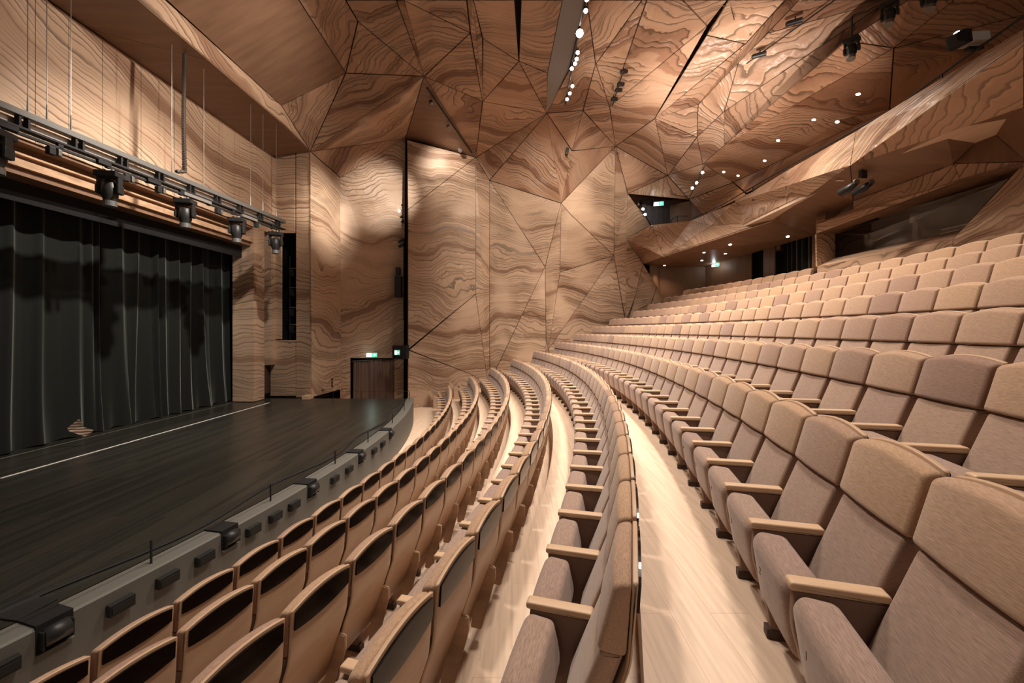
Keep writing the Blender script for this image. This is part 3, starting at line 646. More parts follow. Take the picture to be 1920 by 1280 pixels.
def add_copy(bm, me, M, mi):
    n0 = len(bm.verts); f0 = len(bm.faces); bm.from_mesh(me); bm.verts.ensure_lookup_table(); bm.faces.ensure_lookup_table()
    for v in bm.verts[n0:]: v.co = M @ v.co
    for f in bm.faces[f0:]: f.material_index = mi; f.smooth = True
for c in allp:
    m = c.data.materials[0]
    if m not in mats_: mats_.append(m)
    mi_of[c.name] = mats_.index(m)
extra = []
for (u, v) in ((1367, 370), (1386, 361), (1407, 350), (1430, 338), (1457, 325), (1240, 400)):
    pp = Pz(u, v, 5.42); 
    if u > 1300: extra.append((pp.y, 12, 0, 0, .30, Vector((pp.x + .55, pp.y + .25, EYE + 5.5 - 1.17))))
me_r = bpy.data.meshes.new('distant_seats')
for (Y, k, j, n, a, p) in rest:
    M = Matrix.Translation(p) @ Matrix.Rotation(a, 4, 'Z')
    for c in allp: add_copy(bm, c.data, M, mi_of[c.name])
bm.to_mesh(me_r); bm.free()
o = link('distant_seats', me_r, mats_); o['kind'] = 'stuff'
tag(o, 'distant tan upholstered seats at the far ends of the rows', 'seats')
for q, e in enumerate(extra):
    t = thing('gallery_chair', e[5], 'pale seat top showing over the carved balcony front, %s from the right' % ndx[len(extra) - 1 - q], 'balcony seat', 'seats on the balcony', e[4])
    for c in parts[:3]:
        d = bpy.data.objects.new(c.name.split('.')[0], c.data); COL.objects.link(d); d.parent = t

# seat numbers stitched on the cushions of the nearest seats in the wide aisle row
bpy.context.view_layer.update()
six = [o for o in bpy.data.objects if o.get('category') == 'seat' and 'sixth row' in o['label'] and 'frame edge in' in o['label']]
six.sort(key=lambda o: o.location.y)
for o in six[:8]:
    q = o.matrix_world @ Vector((-.478, 0, .52)); u, v = project(q)
    o['_u'] = u
vis = [o for o in six[:8] if o['_u'] < 1640]
for i, o in enumerate(vis[:6]):
    tcv = bpy.data.curves.new('seat_number', 'FONT'); tcv.body = str(i + 1); tcv.size = 0.048; tcv.extrude = 0.0008; tcv.align_x = 'CENTER'
    tcv.materials.append(M_INK)
    t_ = bpy.data.objects.new('seat_number', tcv); me_ = bpy.data.meshes.new_from_object(t_); bpy.data.objects.remove(t_); t = bpy.data.objects.new('seat_number', me_); COL.objects.link(t); t.parent = o
    t.matrix_local = Matrix(((0, 0, -1, -.492), (-1, 0, 0, 0.03), (0, 1, 0, .475), (0, 0, 0, 1)))
for o in six[:8]: del o['_u']

# ------------------------------------------------------------------ stage curtain
def curtain_mesh(x_of, y0, y1, z0, z1, amp, npl, seed, ny=420, nz=14, flare=0.0, along=None):
    rnd = random.Random(seed); bm = bmesh.new()
    ph = []; y = y0
    while y < y1: wdt = (y1 - y0) / npl * rnd.choice((.35, .6, .9, 1.3, 2.0)); ph.append((y, wdt, rnd.uniform(.35, 1.25), rnd.uniform(.3, .7), rnd.uniform(-.25, .25))); y += wdt
    def off(y, t):
        for a, wd, h, c_, dr in ph:
            if a <= y < a + wd:
                s = (y - a) / wd; w_ = .05 + .09 * (c_ + dr * (1 - t)); e_ = (s - c_ - dr * (1 - t) ** 2) * wd; return amp * h * (.75 * math.exp(-(e_ / w_) ** 2) + .35 * math.sin(math.pi * s))
        return 0
    rows = []
    for j in range(nz + 1):
        t = j / nz; z = z0 + (z1 - z0) * t; row = []
        for i in range(ny + 1):
            y = y0 + (y1 - y0) * i / ny
            lean = 0.05 * math.sin(y * 3.1 + 1.7) * (1 - t) + .03 * math.sin(y * 7.3 + t * 2)
            o = off(min(y1 - 1e-4, max(y0, y + lean * (1 - t))), t) + flare * (1 - t) ** 5 * (1 + math.sin(y * 9)) * .5
            row.append(bm.verts.new((x_of(y) + o, y, z + (0.02 * math.sin(y * 11) if j == 0 else 0))))
        rows.append(row)
    for a, b in zip(rows, rows[1:]):
        for i in range(ny): bm.faces.new((a[i], a[i + 1], b[i + 1], b[i]))
    return bm
M_VEL, ntv, bv = newmat('black_green_velvet', 0.85, 0.15, (.012, .014, .012))
bv.inputs['Sheen Weight'].default_value = 1.0; bv.inputs['Sheen Roughness'].default_value = .35; bv.inputs['Sheen Tint'].default_value = (.55, .60, .56, 1)
xc = lambda y: -11.05 + .05 * y
t = thing('stage_curtain', (xc(9), 9, SZ), 'black green velvet stage curtain closing the proscenium opening', 'curtain')
bm = curtain_mesh(lambda y: xc(y) - xc(9), -6.5, 5.95, 0.0, 4.6 + .9, .17, 34, 3, ny=1100, flare=.12)
bmobj('drape', bm, M_VEL, t, True)
bm = bmesh.new(); prism(bm, [Vector((.26 + (-6.5) * .05, -6.5, 5.35)), Vector((.26 + 5.8 * .05, 5.8, 5.35)), Vector((.26 + 5.8 * .05, 5.8, 5.9)), Vector((.26 - 6.5 * .05, -6.5, 5.9))], Vector((-.02, 0, 0))); bmobj('heading_shade', bm, M_DARK, t)  # black sheet across the curtain heading, standing in for the shadow there
# flat patch at the hem, coloured in tan and brown stripes
mp_, ntp, bpp = newmat('tan_brown_stripes', .6, .2)
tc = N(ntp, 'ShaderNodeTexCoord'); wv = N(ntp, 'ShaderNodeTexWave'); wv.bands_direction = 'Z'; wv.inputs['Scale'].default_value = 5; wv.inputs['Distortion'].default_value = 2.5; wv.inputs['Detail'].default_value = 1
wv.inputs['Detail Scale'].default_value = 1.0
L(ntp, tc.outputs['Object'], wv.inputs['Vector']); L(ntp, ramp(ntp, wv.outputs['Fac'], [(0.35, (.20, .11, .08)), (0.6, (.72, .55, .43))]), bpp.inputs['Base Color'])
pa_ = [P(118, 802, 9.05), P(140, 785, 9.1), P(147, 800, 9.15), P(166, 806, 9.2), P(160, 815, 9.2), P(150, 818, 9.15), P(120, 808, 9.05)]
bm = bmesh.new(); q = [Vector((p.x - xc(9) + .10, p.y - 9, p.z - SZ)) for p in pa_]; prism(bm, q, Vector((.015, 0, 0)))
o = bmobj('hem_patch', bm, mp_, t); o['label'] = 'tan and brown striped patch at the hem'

# ------------------------------------------------------------------ lighting bar over the stage front
ta, tb_ = Vector((-8.52, 6.6, EYE + 3.81)), Vector((-7.89, 13.75, EYE + 3.81)); td = (tb_ - ta).normalized(); ts = Vector((td.y, -td.x, 0))
ang = math.atan2(td.y, td.x)
def tp(u, dz=0.0, out=0.0):
    k = (u - 960) / FPX; s = (k * ta.y - ta.x) / (td.x - k * td.y); p = ta + td * s; return p + Vector((0, 0, dz)) + ts * out
tr = thing('lighting_bar', tuple(tb_), 'long grey flown lighting bar hung in front of the stage opening', 'lighting bar')
def tl(p): return Vector(p) - tb_
Rt = Matrix.Rotation(ang, 3, 'Z'); Lb = 11.0
def tbox(name, s0, s1, z0, z1, o0, o1, mat):
    bm = bmesh.new(); a = -td * s0; b = -td * s1; c = (a + b) / 2 + Vector((0, 0, (z0 + z1) / 2)) + ts * (o0 + o1) / 2
    box(bm, c, (abs(s1 - s0), abs(o1 - o0), abs(z1 - z0)), Rt, .004); return bmobj(name, bm, mat, tr)
tbox('top_channel', 0, Lb, -.11, 0, -.10, .06, M_GREYM)
tbox('bottom_channel', 0, Lb, -.34, -.30, -.10, .06, M_BLACK)
tbox('cable_tray', 0, Lb, -.30, -.14, -.10, -.08, M_LMETAL)
tbox('lower_pipe', 0.3, Lb, -.45, -.40, .0, .05, M_BLACK)
for i in range(13):
    s0 = .25 + i * .82
    for d in (0, .12): tbox('strut', s0 + d, s0 + d + .035, -.31, -.10, -.06, .04, M_BLACK)
    tbox('clamp', s0 + .35, s0 + .43, -.46, -.32, -.02, .05, M_BLACK)
for i, (s0, s1) in enumerate(((1.4, 2.1), (3.1, 4.0), (4.5, 4.9), (5.6, 5.9), (7.0, 7.4))): tbox('junction_box', s0, s1 - .1, -.44, -.36, .03, .10, M_LMETAL if i < 2 else M_BLACK)
for u in (52, 88, 133, 322, 382, 470, 493, 518):
    p = tp(u); z1 = EYE + 6.93; bm = bmesh.new(); tube(bm, [tl(p), tl(Vector((p.x, p.y, z1)))], .006, 5); bmobj('suspension_wire', bm, M_LMETAL, tr)
    bm = bmesh.new(); tube(bm, [tl(p), tl(p + Vector((0, 0, .30)))], [.018, .010], 6); bmobj('turnbuckle', bm, M_LMETAL, tr)
# ribbed cable hose
p = tp(345, 0, .02); bm = bmesh.new(); nr = 150; pts = []; rr = []
for i in range(nr + 1):
    t_ = i / nr; z = EYE + 6.93 - t_ * 3.05; x = -.03 * math.sin(t_ * math.pi) - (.25 * max(0, t_ - .97) / .03)
    pts.append(p + Vector((0, x, z - p.z))); rr.append(.052 if i % 2 else .038)
tube(bm, pts, rr, 8); tag(bmobj('cable_hose', bm, plain('ribbed_hose', (.05, .035, .028), .5), None, False), 'dark ribbed cable hose hanging from the soffit to the lighting bar', 'cable hose')
def moving_head(loc, rz, label, sc_=1.0, group='moving head lamps on the lighting bar', tilt=0.0):
    t = thing('moving_head_lamp', loc, label, 'stage light', group, rz); t.scale = (sc_,) * 3
    bm = bmesh.new(); box(bm, (0, 0, -.06), (.30, .40, .12), bev=.02); bmobj('base', bm, M_BLACK, t)
    for s in (-1, 1):
        bm = bmesh.new(); box(bm, (0, s * .17, -.28), (.13, .055, .36), bev=.018); box(bm, (0, s * .185, -.36), (.17, .05, .18), bev=.02); bmobj('yoke_arm', bm, M_BLACK, t)
    bm = bmesh.new(); r = Matrix.Rotation(tilt, 3, 'Y')
    pr = [(0, .20, .0), (0, .22, -.0)]
    tube(bm, [r @ Vector((0, 0, z)) + Vector((0, 0, -.38)) for z in (.20, .15, .0, -.12, -.20, -.30, -.31)], [.07, .12, .14, .135, .10, .105, .09], 20); bmobj('head', bm, M_BLACK, t, True)
    bm = bmesh.new(); tube(bm, [r @ Vector((0, 0, z)) + Vector((0, 0, -.38)) for z in (-.22, -.33)], [.115, .118], 20); bmobj('lens_ring', bm, M_GREYM, t)
    bm = bmesh.new(); tube(bm, [(0, -.05, .0), (0, -.05, .06)], .03, 8); tube(bm, [(0, .1, .0), (0, .1, .06)], .03, 8); bmobj('hook_clamp', bm, M_LMETAL, t)
    return t
for i, (u, s_) in enumerate(((-12, 1), (204, 1), (346, 1), (443, 1), (516, 1))):
    p = tp(u, -.53, .02); moving_head(p, ang + .3, 'black moving head lamp under the lighting bar, %s' % ['cut by the left frame edge', 'largest one fully in view', 'below the ribbed hose', 'fourth along, before the pier', 'last at the far end'][i], 1.0)
for i, u in enumerate((98, 238, 298, 408, 480)):
    p = tp(u, -.475, .05); t = thing('bar_clamp_box', p, 'small black clamp box on the lighting bar, %s from the left' % ndx[i], 'clamp', 'clamp boxes on the lighting bar', ang)
    bm = bmesh.new(); box(bm, (-.06, 0, -.06), (.10, .10, .14), bev=.01); bmobj('body', bm, M_BLACK, t)
    bm = bmesh.new(); box(bm, (.06, 0, -.05), (.06, .08, .12), bev=.01); bmobj('latch', bm, M_GREYM, t)

# ------------------------------------------------------------------ fixtures placed on real surfaces
bpy.context.view_layer.update(); dg = bpy.context.evaluated_depsgraph_get()
def hit(u, v, skip=None):
    o = Vector((0, 0, EYE)); d = (P(u, v, 1.0) - o).normalized()
    ok, loc, nrm, _, ob, _ = sc.ray_cast(dg, o, d)
    if nrm.dot(d) > 0: nrm = -nrm
    return loc, nrm
def orient(n): return n.to_track_quat('Z', 'Y')
downs = [(1794, 61), (1609, 176), (1570, 228), (1526, 224), (1459, 263), (1434, 301), (1384, 329), (1357, 322), (1477, 443), (1369, 458), (1320, 473), (1360, 475), (1316, 488), (1246, 497)]
for i, (u, v) in enumerate(downs):
    loc, n = hit(u, v); up_ = i < 8
    t = thing('recessed_downlight', loc, 'small glowing downlight, %s in the %s' % ((ndx[i] + ' from the right', 'upper balcony ceiling') if up_ else (ndx[i - 8] + ' from the right', 'soffit under the balcony')), 'downlight', 'downlights over and under the balcony')
    t.rotation_mode = 'QUATERNION'; t.rotation_quaternion = orient(n)
    bm = bmesh.new(); bmesh.ops.create_cone(bm, cap_ends=True, segments=16, radius1=.075, radius2=.075, depth=.02); bmobj('trim_ring', bm, M_LMETAL, t)
    bm = bmesh.new(); bmesh.ops.create_cone(bm, cap_ends=True, segments=16, radius1=.055, radius2=.055, depth=.03); bmobj('lens', bm, M_LAMPD, t)
    spot('downlight_beam', tuple(loc + n * .06), tuple(loc + n * .06 + Vector((0, 0, -1))), 22 if up_ else 45, 110, .9, .05, (1, .72, .48))
def can(loc, aim, label, cat='spotlight', group=None, lit=False, r=.05, ln=.17, mat=None):
    t = thing('track_spotlight', loc, label, cat, group); t.rotation_mode = 'QUATERNION'
    t.rotation_quaternion = (Vector(aim) - Vector(loc)).to_track_quat('Z', 'Y')
    bm = bmesh.new(); tube(bm, [(0, 0, -ln * .6), (0, 0, -ln * .5), (0, 0, ln * .5)], [r * .6, r, r], 12); bmobj('body', bm, mat or M_BLACK, t)
    bm = bmesh.new(); tube(bm, [(0, 0, ln * .5), (0, 0, ln * .5 + .006)], r * .85, 12); bmobj('lens', bm, M_LAMP if lit else M_GREYM, t)
    bm = bmesh.new(); box(bm, (0, r + .03, 0), (.02, .07, .03)); bmobj('stem', bm, M_BLACK, t)
    return t
# lamp bar in the ceiling slot
q0, q1 = Pz(1103, -40, 8.75), Pz(1060, 196, 8.75)
bm = bmesh.new(); tube(bm, [q0, q1], .03, 8); tag(bmobj('ceiling_lamp_bar', bm, M_BLACK), 'dark bar carrying bright spotlights in the central ceiling slot', 'lamp bar')
for i, (u, v) in enumerate(((1100, -4), (1098, 18), (1087, 62), (1083, 97), (1081, 109), (1078, 118), (1072, 127), (1073, 160), (1068, 174), (1063, 185))):
    p = Pz(u, v, 8.66); aim = Vector((0.3, 0.5, 3.0)) if i == 2 else Vector((1.0, 4.0, 3.0))
    big = 2.2 if i == 2 else 1.15
    can(p, aim, ('brightest spotlight on the central ceiling lamp bar' if i == 2 else 'lit spotlight on the central ceiling lamp bar, %s from the far end' % ndx[9 - i]), group='spotlights on the central ceiling bar', lit=True, r=.055 * big, ln=.2)
# unlit and lit cans elsewhere
def bar(name, a, b, label, r=.02):
    bm = bmesh.new(); tube(bm, [a, b], r, 6); return tag(bmobj(name, bm, M_BLACK), label, 'track')
def near_(u, v, d=.25):
    loc, n = hit(u, v); dirc = (Vector((0, 0, EYE)) - loc).normalized(); return loc + dirc * d
a_, b_ = near_(801, 165), near_(884, 286)
bar('lamp_track', a_, b_, 'black lamp track inside the dark triangular ceiling recess', .04)
for i, (u, v) in enumerate(((809, 193), (841, 239), (862, 281))):
    p = near_(u, v, .4); can(p, p + Vector((.3, -.6, -.6)), 'small spotlight on the triangular recess track, %s from the top' % ndx[i], group='spotlights in the triangular recess', mat=M_LMETAL if i else M_BLACK, r=.08, ln=.24)
sl = [(753, 325, 0), (755, 335, 1), (752, 343, 0), (754, 353, 1), (753, 361, 0), (754, 368, 1), (753, 382, 0), (752, 391, 0), (754, 399, 1), (752, 412, 0), (754, 420, 0), (753, 455, 0), (754, 463, 0)]
for i, (u, v, lit) in enumerate(sl):
    p = B(u, v) + Vector((.05, -.35, 0)); can(p, p + Vector((-1, .15, -.5)) if not lit else p + Vector((-.35, -1, -.35)), 'small black spotlight in the tall wall slot, %s from the top' % ndx[i], group='spotlights in the tall wall slot', lit=bool(lit), r=.06, ln=.26)
p0_, p1_ = B(756, 318) + Vector((.12, -.3, 0)), B(756, 600) + Vector((.12, -.3, 0)); bar('vertical_track', p0_, p1_, 'black vertical lamp pole standing in the tall wall slot', .03)
p = B(755, 540) + Vector((-.02, -.62, 0)); t = thing('slot_loudspeaker', p, 'black box loudspeaker on the pole in the wall slot', 'loudspeaker')
bm = bmesh.new(); box(bm, (0, 0, 0), (.30, .3, 1.0), bev=.02); bmobj('cabinet', bm, M_BLACK, t)
bm = bmesh.new(); box(bm, (-.02, 0, .72), (.2, .2, .34), bev=.02); bmobj('horn', bm, M_BLACK, t)
# small speaker on the wall, right of centre
p = near_(1063, 284, .12); t = thing('wall_speaker', p, 'tiny black speaker on the wall below the dark ceiling facet', 'loudspeaker')
bm = bmesh.new(); box(bm, (0, 0, 0), (.13, .2, .28), Matrix.Rotation(.2, 3, 'Y'), .03); bmobj('body', bm, M_BLACK, t)
# right ceiling tracks
p0_, p1_ = near_(1170, 128), near_(1148, 198); bar('short_track', p0_, p1_, 'short black lamp track at the ceiling node above the side wall')
for i, (u, v) in enumerate(((1170, 134), (1164, 158), (1160, 169), (1152, 186))):
    p = near_(u, v, .5); can(p, p + Vector((.5, .3, .2)), 'black spotlight on the short ceiling track, %s from the top' % ndx[i], group='spotlights on the short ceiling track', r=.07, ln=.26)
p0_, p1_ = near_(1572, -5), near_(1400, 119); bar('long_ceiling_track', p0_, p1_, 'long black lamp track crossing the bright ceiling bay', .02)
for i, (u, v) in enumerate(((1490, 41), (1424, 103))):
    p = near_(u, v, .5); can(p, p + Vector((1, -.9, -.2)), 'black spotlight on the long ceiling track, %s' % ('upper one', 'lower one')[i], group='spotlights on the long ceiling track', r=.07, ln=.36)
p0_, p1_ = near_(1321, 312), near_(1292, 372); bar('rear_track', p0_, p1_, 'short black track with three lit lamps above the balcony entrance')
for i, (u, v) in enumerate(((1317, 324), (1306, 343), (1298, 353))):
    p = near_(u, v, .5); can(p, p + Vector((-.4, -1, -.2)), 'lit spotlight above the balcony entrance, %s from the top' % ndx[i], group='lit spotlights above the balcony entrance', lit=True, r=.065, ln=.16)
for i, (u, v, lit) in enumerate(((1197, 384, 0), (1205, 393, 1), (1209, 403, 1), (1216, 412, 0))):
    p = P(u, v, 19.3); can(p, p + Vector((-.2, -1, 0)), 'spotlight beside the balcony doorway, %s from the top' % ndx[i], group='spotlights beside the balcony doorway', lit=bool(lit), r=.07 if lit else .05, ln=.2)
bar('doorway_lamp_pole', P(1196, 378, 19.42), P(1221, 424, 19.6), 'thin black lamp pole leaning beside the balcony doorway', .03)
# balcony entrance recess
bm = bmesh.new(); prism(bm, [W9, W10, P(1292, 374, 21.4), P(1177, 363, 21.4)], Vector((0, 0, .05))); prism(bm, [P(1177, 363, 21.4), P(1400, 363, 21.4), P(1400, 450, 21.4), P(1177, 450, 21.4)], Vector((0, .05, 0))); struct(bmobj('wall_balcony_entrance', bm, M_SOFF))
facets('wall_balcony_side', [[P(1256, 385, 20.6), P(1295, 376, 20.0), P(1296, 425, 20.0), P(1256, 425, 20.6)], [P(1295, 376, 20.0), P(1345, 352, 19.0), P(1345, 425, 19.0), P(1296, 425, 20.0)]], M_SOFF, .006, inside=Vector((4, 10, 5)))
t = thing('balcony_drape', P(1229, 424, 20.9), 'grey pleated drape closing the balcony doorway', 'curtain')
bm = curtain_mesh(lambda y: 0, -.72, .78, 0.0, 1.35, .09, 11, 5, ny=160, nz=3); o = bmobj('drape', bm, M_GREYC, t, True); o.rotation_euler[2] = R_(-90)
bm = bmesh.new(); tube(bm, [(-.8, -.05, 1.36), (.85, -.05, 1.36)], .02, 6); bmobj('rail', bm, M_BLACK, t)
def frame_rail(name, pts, label, posts):
    t = thing(name, pts[0], label, 'railing'); bm = bmesh.new(); tube(bm, [Vector(p) - Vector(pts[0]) for p in pts], .022, 6); bmobj('rail', bm, M_BLACK, t)
    for p, h in posts:
        bm = bmesh.new(); tube(bm, [Vector(p) - Vector(pts[0]), Vector(p) - Vector(pts[0]) - Vector((0, 0, h))], .018, 6); bmobj('post', bm, M_BLACK, t)
frame_rail('doorway_railing', [P(1258, 412, 19.2), P(1270, 405, 18.9), P(1290, 405, 18.3)], 'small black railing beside the balcony doorway', [(P(1258, 412, 19.2), .5), (P(1270, 405, 18.9), .5)])
o3 = Vector((.1, .05, 0))
rl = [P(1296, 409, 17.9) + o3, P(1350, 383, 16.2) + o3, P(1510, 290, 11.3) + o3, P(1668, 204, 9.0) + o3, P(1920, 22, 6.52) + o3, P(2250, -195, 4.8)]
frame_rail('balcony_railing', rl, 'long thin black railing above the carved balcony front', [(rl[0].lerp(rl[1], .5), .5), (rl[1], .5), (rl[1].lerp(rl[2], .45), .5), (rl[1].lerp(rl[2], .8), .45), (rl[2].lerp(rl[3], .4), .45), (rl[3], .5), (rl[3].lerp(rl[4], .45), .45), (rl[4], .45)])
# exit signs
def exit_sign(c, n, w_, h_, label, arrow=1, rot=None):
    t = thing('exit_sign', c, label, 'exit sign'); t.rotation_mode = 'QUATERNION'
    n = Vector(n).normalized(); x = Vector((0, 0, 1)).cross(n).normalized(); y = n.cross(x)
    t.rotation_quaternion = Matrix((x, y, n)).transposed().to_quaternion()
    bm = bmesh.new(); box(bm, (0, 0, 0), (w_, h_, .05), bev=.006); bmobj('housing', bm, M_WHITE, t)
    bm = bmesh.new(); box(bm, (-w_ * .22, 0, .028), (w_ * .42, h_ * .78, .008)); o = bmobj('pictogram_panel', bm, M_SIGNW, t)
    bm = bmesh.new(); bmesh.ops.create_circle(bm, cap_ends=True, segments=10, radius=h_ * .09, matrix=Matrix.Translation((-w_ * .20, h_ * .22, .034)))     # running figure
    box(bm, (-w_ * .21, 0.01, .034), (h_ * .13, h_ * .30, .003), Matrix.Rotation(-.3, 3, 'Z')); box(bm, (-w_ * .26, -h_ * .22, .034), (h_ * .09, h_ * .28, .003), Matrix.Rotation(-.7, 3, 'Z'))
    box(bm, (-w_ * .16, -h_ * .2, .034), (h_ * .09, h_ * .24, .003), Matrix.Rotation(.6, 3, 'Z')); box(bm, (-w_ * .13, h_ * .06, .034), (h_ * .25, h_ * .07, .003)); bmobj('running_figure', bm, M_GREEN, t)
    bm = bmesh.new(); box(bm, (w_ * .23, 0, .028), (w_ * .46, h_ * .78, .008)); bmobj('arrow_panel', bm, M_GREEN, t)
    bm = bmesh.new(); vs = [bm.verts.new(p) for p in ((w_ * .12, .0, .034), (w_ * .26, h_ * .24, .034), (w_ * .26, -h_ * .24, .034))]; bm.faces.new(vs); box(bm, (w_ * .31, 0, .034), (w_ * .12, h_ * .12, .003)); bmobj('arrow', bm, M_SIGNW, t)
    return t
nb_ = Vector((-.0, -1, 0)); c_ = B(697.5, 665); exit_sign(c_ + Vector((0, -.06, 0)), (.35, -1, 0), .50, .20, 'green exit sign above the brown curtained doorway beside the stage')
exit_sign(P(1235, 382, 19.7), (-.3, -1, 0), .48, .20, 'green exit sign above the grey balcony drape'); loc, n = hit(1343, 496); exit_sign(loc + n * .05, (-.9, -.6, 0), .42, .24, 'green exit sign on the rear wall under the balcony')
for pp, e in ((P(697.5, 668, 17.9), 1.5), (P(1235, 384, 19.4), 6), (loc + n * .45 + Vector((.1, -.2, -.1)), 4)):
    l = bpy.data.lights.new('sign_glow', 'POINT'); l.energy = e; l.color = (.92, 1, .95); l.shadow_soft_size = .05; o = bpy.data.objects.new('sign_glow', l); COL.objects.link(o); o.location = pp
c_ = P(751.5, 660, 17.9); bm = bmesh.new(); box(bm, c_, (.62, .5, .60), bev=.01); tag(bmobj('black_sign_box', bm, M_DARK), 'black box projecting from the slot beside the curtained doorway', 'box')
exit_sign(c_ + Vector((-.08, -.29, 0)), (.0, -1, 0), .24, .22, 'small square exit sign on the black box')
# curtained doorway
c_ = B(657, 745); e_ = B(740, 745); dv = (e_ - c_); t = thing('doorway_drape', (c_.x, c_.y + .25, 0), 'brown pleated drape hanging in the doorway beside the stage', 'curtain')
bm = curtain_mesh(lambda y: 0, 0, dv.length, 0, B(700, 674).z, .11, 16, 9, ny=260, nz=4); o = bmobj('drape', bm, M_BROWNC, t, True); o.rotation_euler[2] = math.atan2(dv.y, dv.x) - R_(90)
bm = bmesh.new(); d2 = dv.normalized(); pz_ = B(700, 674).z - .04; tube(bm, [(0, -.12, pz_), tuple(dv + Vector((0, -.12, pz_ - dv.z)))], .03, 8); bmobj('curtain_rail', bm, M_BLACK, t)
# sockets and a small lamp on the bright wall panel
for i, v in enumerate((711, 717, 723)):
    loc, n = hit(622, v); bm = bmesh.new(); box(bm, loc, (.10, .06, .09), bev=.005); tag(bmobj('wall_socket', bm, M_FOOT), 'small dark wall socket on the bright panel, %s of three' % ('top', 'middle', 'bottom')[i], 'socket', 'sockets on the bright wall panel')
loc, n = hit(604, 731); bm = bmesh.new(); box(bm, loc, (.14, .06, .05), bev=.005); tag(bmobj('wall_vent', bm, M_FOOT), 'small dark vent low on the bright wall panel', 'vent')
bm = bmesh.new(); p = P(577, 744, 15.4); box(bm, (p.x, p.y, SZ + .06), (.28, .35, .15), bev=.01); tag(bmobj('wooden_block', bm, M_ARM), 'small oak block on the stage floor at the foot of the corner panel', 'block')
# boards at the ends of the two front rows
for i, (u, v, zz) in enumerate(((813, 765, .62), (858, 742, .80))):
    a_ = AEND + .036; r_s = ROWR[i] - .40; p = Vector((CX + r_s * math.cos(a_), CY + r_s * math.sin(a_), 0)); t = thing('row_end_stand', (p.x, p.y, ROWZ[i]), 'oak stand with tilted dark boards at the far end of the %s row' % rown[i], 'stand', 'oak stands at row ends')
    bm = bmesh.new(); box(bm, (0, 0, .28), (.22, .34, .56), bev=.01); bmobj('pedestal', bm, M_SHELL, t)
    for s_ in (-1, 1):
        bm = bmesh.new(); box(bm, (s_ * .20 - .05, 0, .62), (.04, .42, .30), Matrix.Rotation(-.5, 3, 'Y'), .006); bmobj('tilted_board', bm, M_RISER, t)
# ------------------------------------------------------------------ equipment at the balcony
for i, (u, v, Y) in enumerate(((1597, 72, 9.2), (1668, 5, 8.6), (1745, -25, 8.2))):
    p = P(u, v, Y); moving_head(p, .6, 'black moving head lamp hanging under the ceiling beam, %s' % ('lowest of the three', 'middle of the three', 'topmost, cut by the frame')[i], .72, 'moving head lamps under the beam', .25)
    bm = bmesh.new(); tube(bm, [p + Vector((0, 0, .0)), p + Vector((0, 0, .5))], .02, 6); o = bmobj('hanger', bm, M_BLACK); m_ = [x for x in bpy.data.objects if x.name.startswith('moving_head_lamp')][-1]; o.parent = m_; bpy.context.view_layer.update(); o.matrix_parent_inverse = m_.matrix_world.inverted()
t = thing('video_projector', P(1815, 74, 7.3), 'white and black projector clamped above the balcony railing', 'projector'); t.rotation_euler = (0, 0, R_(14))
rt_ = Matrix.Rotation(R_(-12), 3, 'Y')
bm = bmesh.new(); box(bm, (.06, 0, .0), (.62, .26, .17), rt_, .03); bmobj('body', bm, M_WHITE, t)
bm = bmesh.new(); box(bm, (-.24, 0, -.05), (.20, .28, .24), rt_, .03); bmobj('front_shroud', bm, M_BLACK, t)
bm = bmesh.new(); tube(bm, [(-.30, -.10, -.06), (-.36, -.13, -.07)], [.085, .09], 16); bmobj('lens', bm, M_DARK, t)
bm = bmesh.new(); box(bm, (.16, 0, -.14), (.42, .08, .06), rt_, .01); bmobj('bracket', bm, M_BLACK, t)
t = thing('twin_spot_rig', P(1618, 345, 9.6), 'pair of black theatre lamps on an oak bar under the balcony', 'stage light')
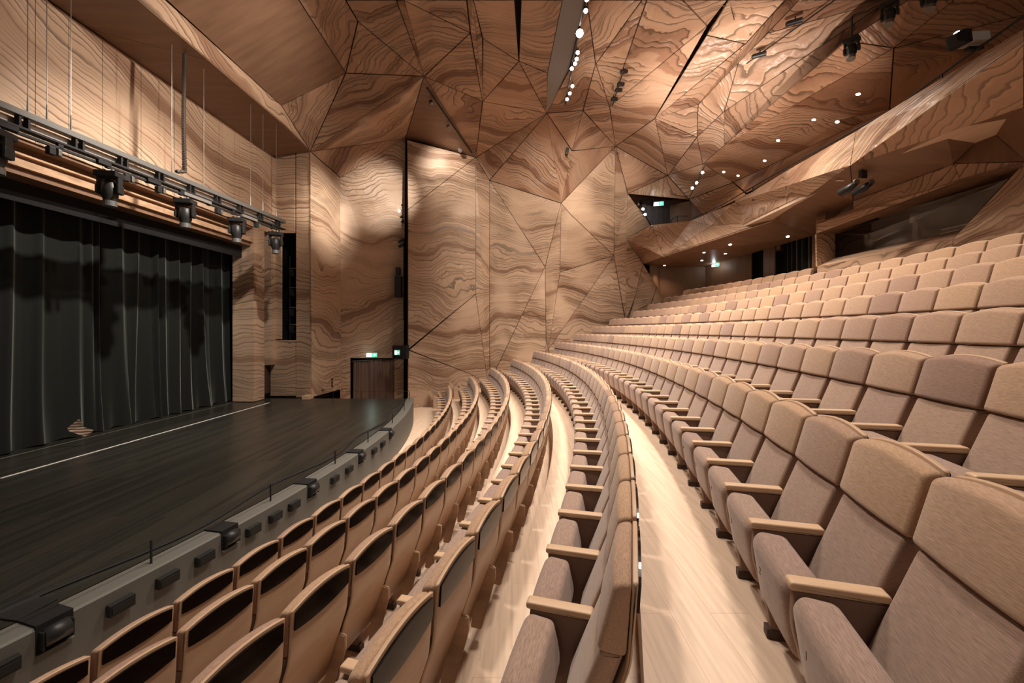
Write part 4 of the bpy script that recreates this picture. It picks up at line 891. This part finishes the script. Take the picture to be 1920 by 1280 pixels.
for s_, x in ((0, -.2), (1, .16)):
    bm = bmesh.new(); tube(bm, [(x, -.05, .02), (x - .04, .1, -.06), (x - .1, .3, -.12)], [.06, .09, .10], 12); bmobj('lamp_body', bm, M_BLACK, t, True)
    bm = bmesh.new(); tube(bm, [(x, -.05, .03), (x, -.07, .03)], .07, 12); bmobj('lens', bm, M_GREYM, t)
bm = bmesh.new(); box(bm, (0, 0, .14), (.46, .06, .05), Matrix.Rotation(R_(-16), 3, 'Y'), .01); bmobj('oak_bar', bm, M_ARM, t)
bm = bmesh.new(); box(bm, (0, 0, .26), (.14, .10, .26), bev=.01); bmobj('bracket', bm, M_BLACK, t)
bm = bmesh.new(); box(bm, (0.0, 0, .40), (.24, .08, .03), bev=.01); bmobj('mounting_plate', bm, M_WHITE, t)
loc, n = hit(1578, 338); bm = bmesh.new(); box(bm, loc, (.26, .08, .03), bev=.008); tag(bmobj('ceiling_sensor', bm, M_WHITE), 'small white sensor strip on the dark soffit beside the lamp pair', 'sensor')
# smoke-brown round loudspeaker by the rear doorway, drape in the dark doorway
loc, n = hit(1464, 466); t = thing('rear_wall_speaker', loc + n * .12, 'brown round ended speaker above the dark rear doorway', 'loudspeaker')
bm = bmesh.new(); box(bm, (0, 0, 0), (.16, .62, .26), bev=.06); bmobj('body', bm, M_FOOT, t); bm = bmesh.new(); box(bm, (-.08, 0, 0), (.02, .5, .18), bev=.006); bmobj('grille', bm, M_RISER, t)
t = thing('rear_doorway_drape', (11.2, 15.2, EYE + .9), 'black pleated drape in the dark doorway under the balcony', 'curtain')
bm = curtain_mesh(lambda y: 0, -.9, 1.2, 0, 2.7, .08, 12, 11, ny=160, nz=3); o = bmobj('drape', bm, M_VEL, t, True); o.rotation_euler[2] = R_(180); 
# things inside the control booth
t = thing('booth_screen', (11.0, 9.55, EYE + 2.05), 'clear glass screen standing inside the control booth window', 'screen')
bm = bmesh.new(); box(bm, (0, 0, .30), (.02, 1.3, .5)); bmobj('pane', bm, mg, t); bm = bmesh.new(); box(bm, (0, .0, .55), (.03, 1.3, .02)); bmobj('edge', bm, M_LMETAL, t)
bm = bmesh.new(); box(bm, (11.1, 10.9, EYE + 2.56), (.10, .14, 1.1)); tag(bmobj('booth_post', bm, M_LMETAL), 'pale upright post behind the control booth glass', 'post')
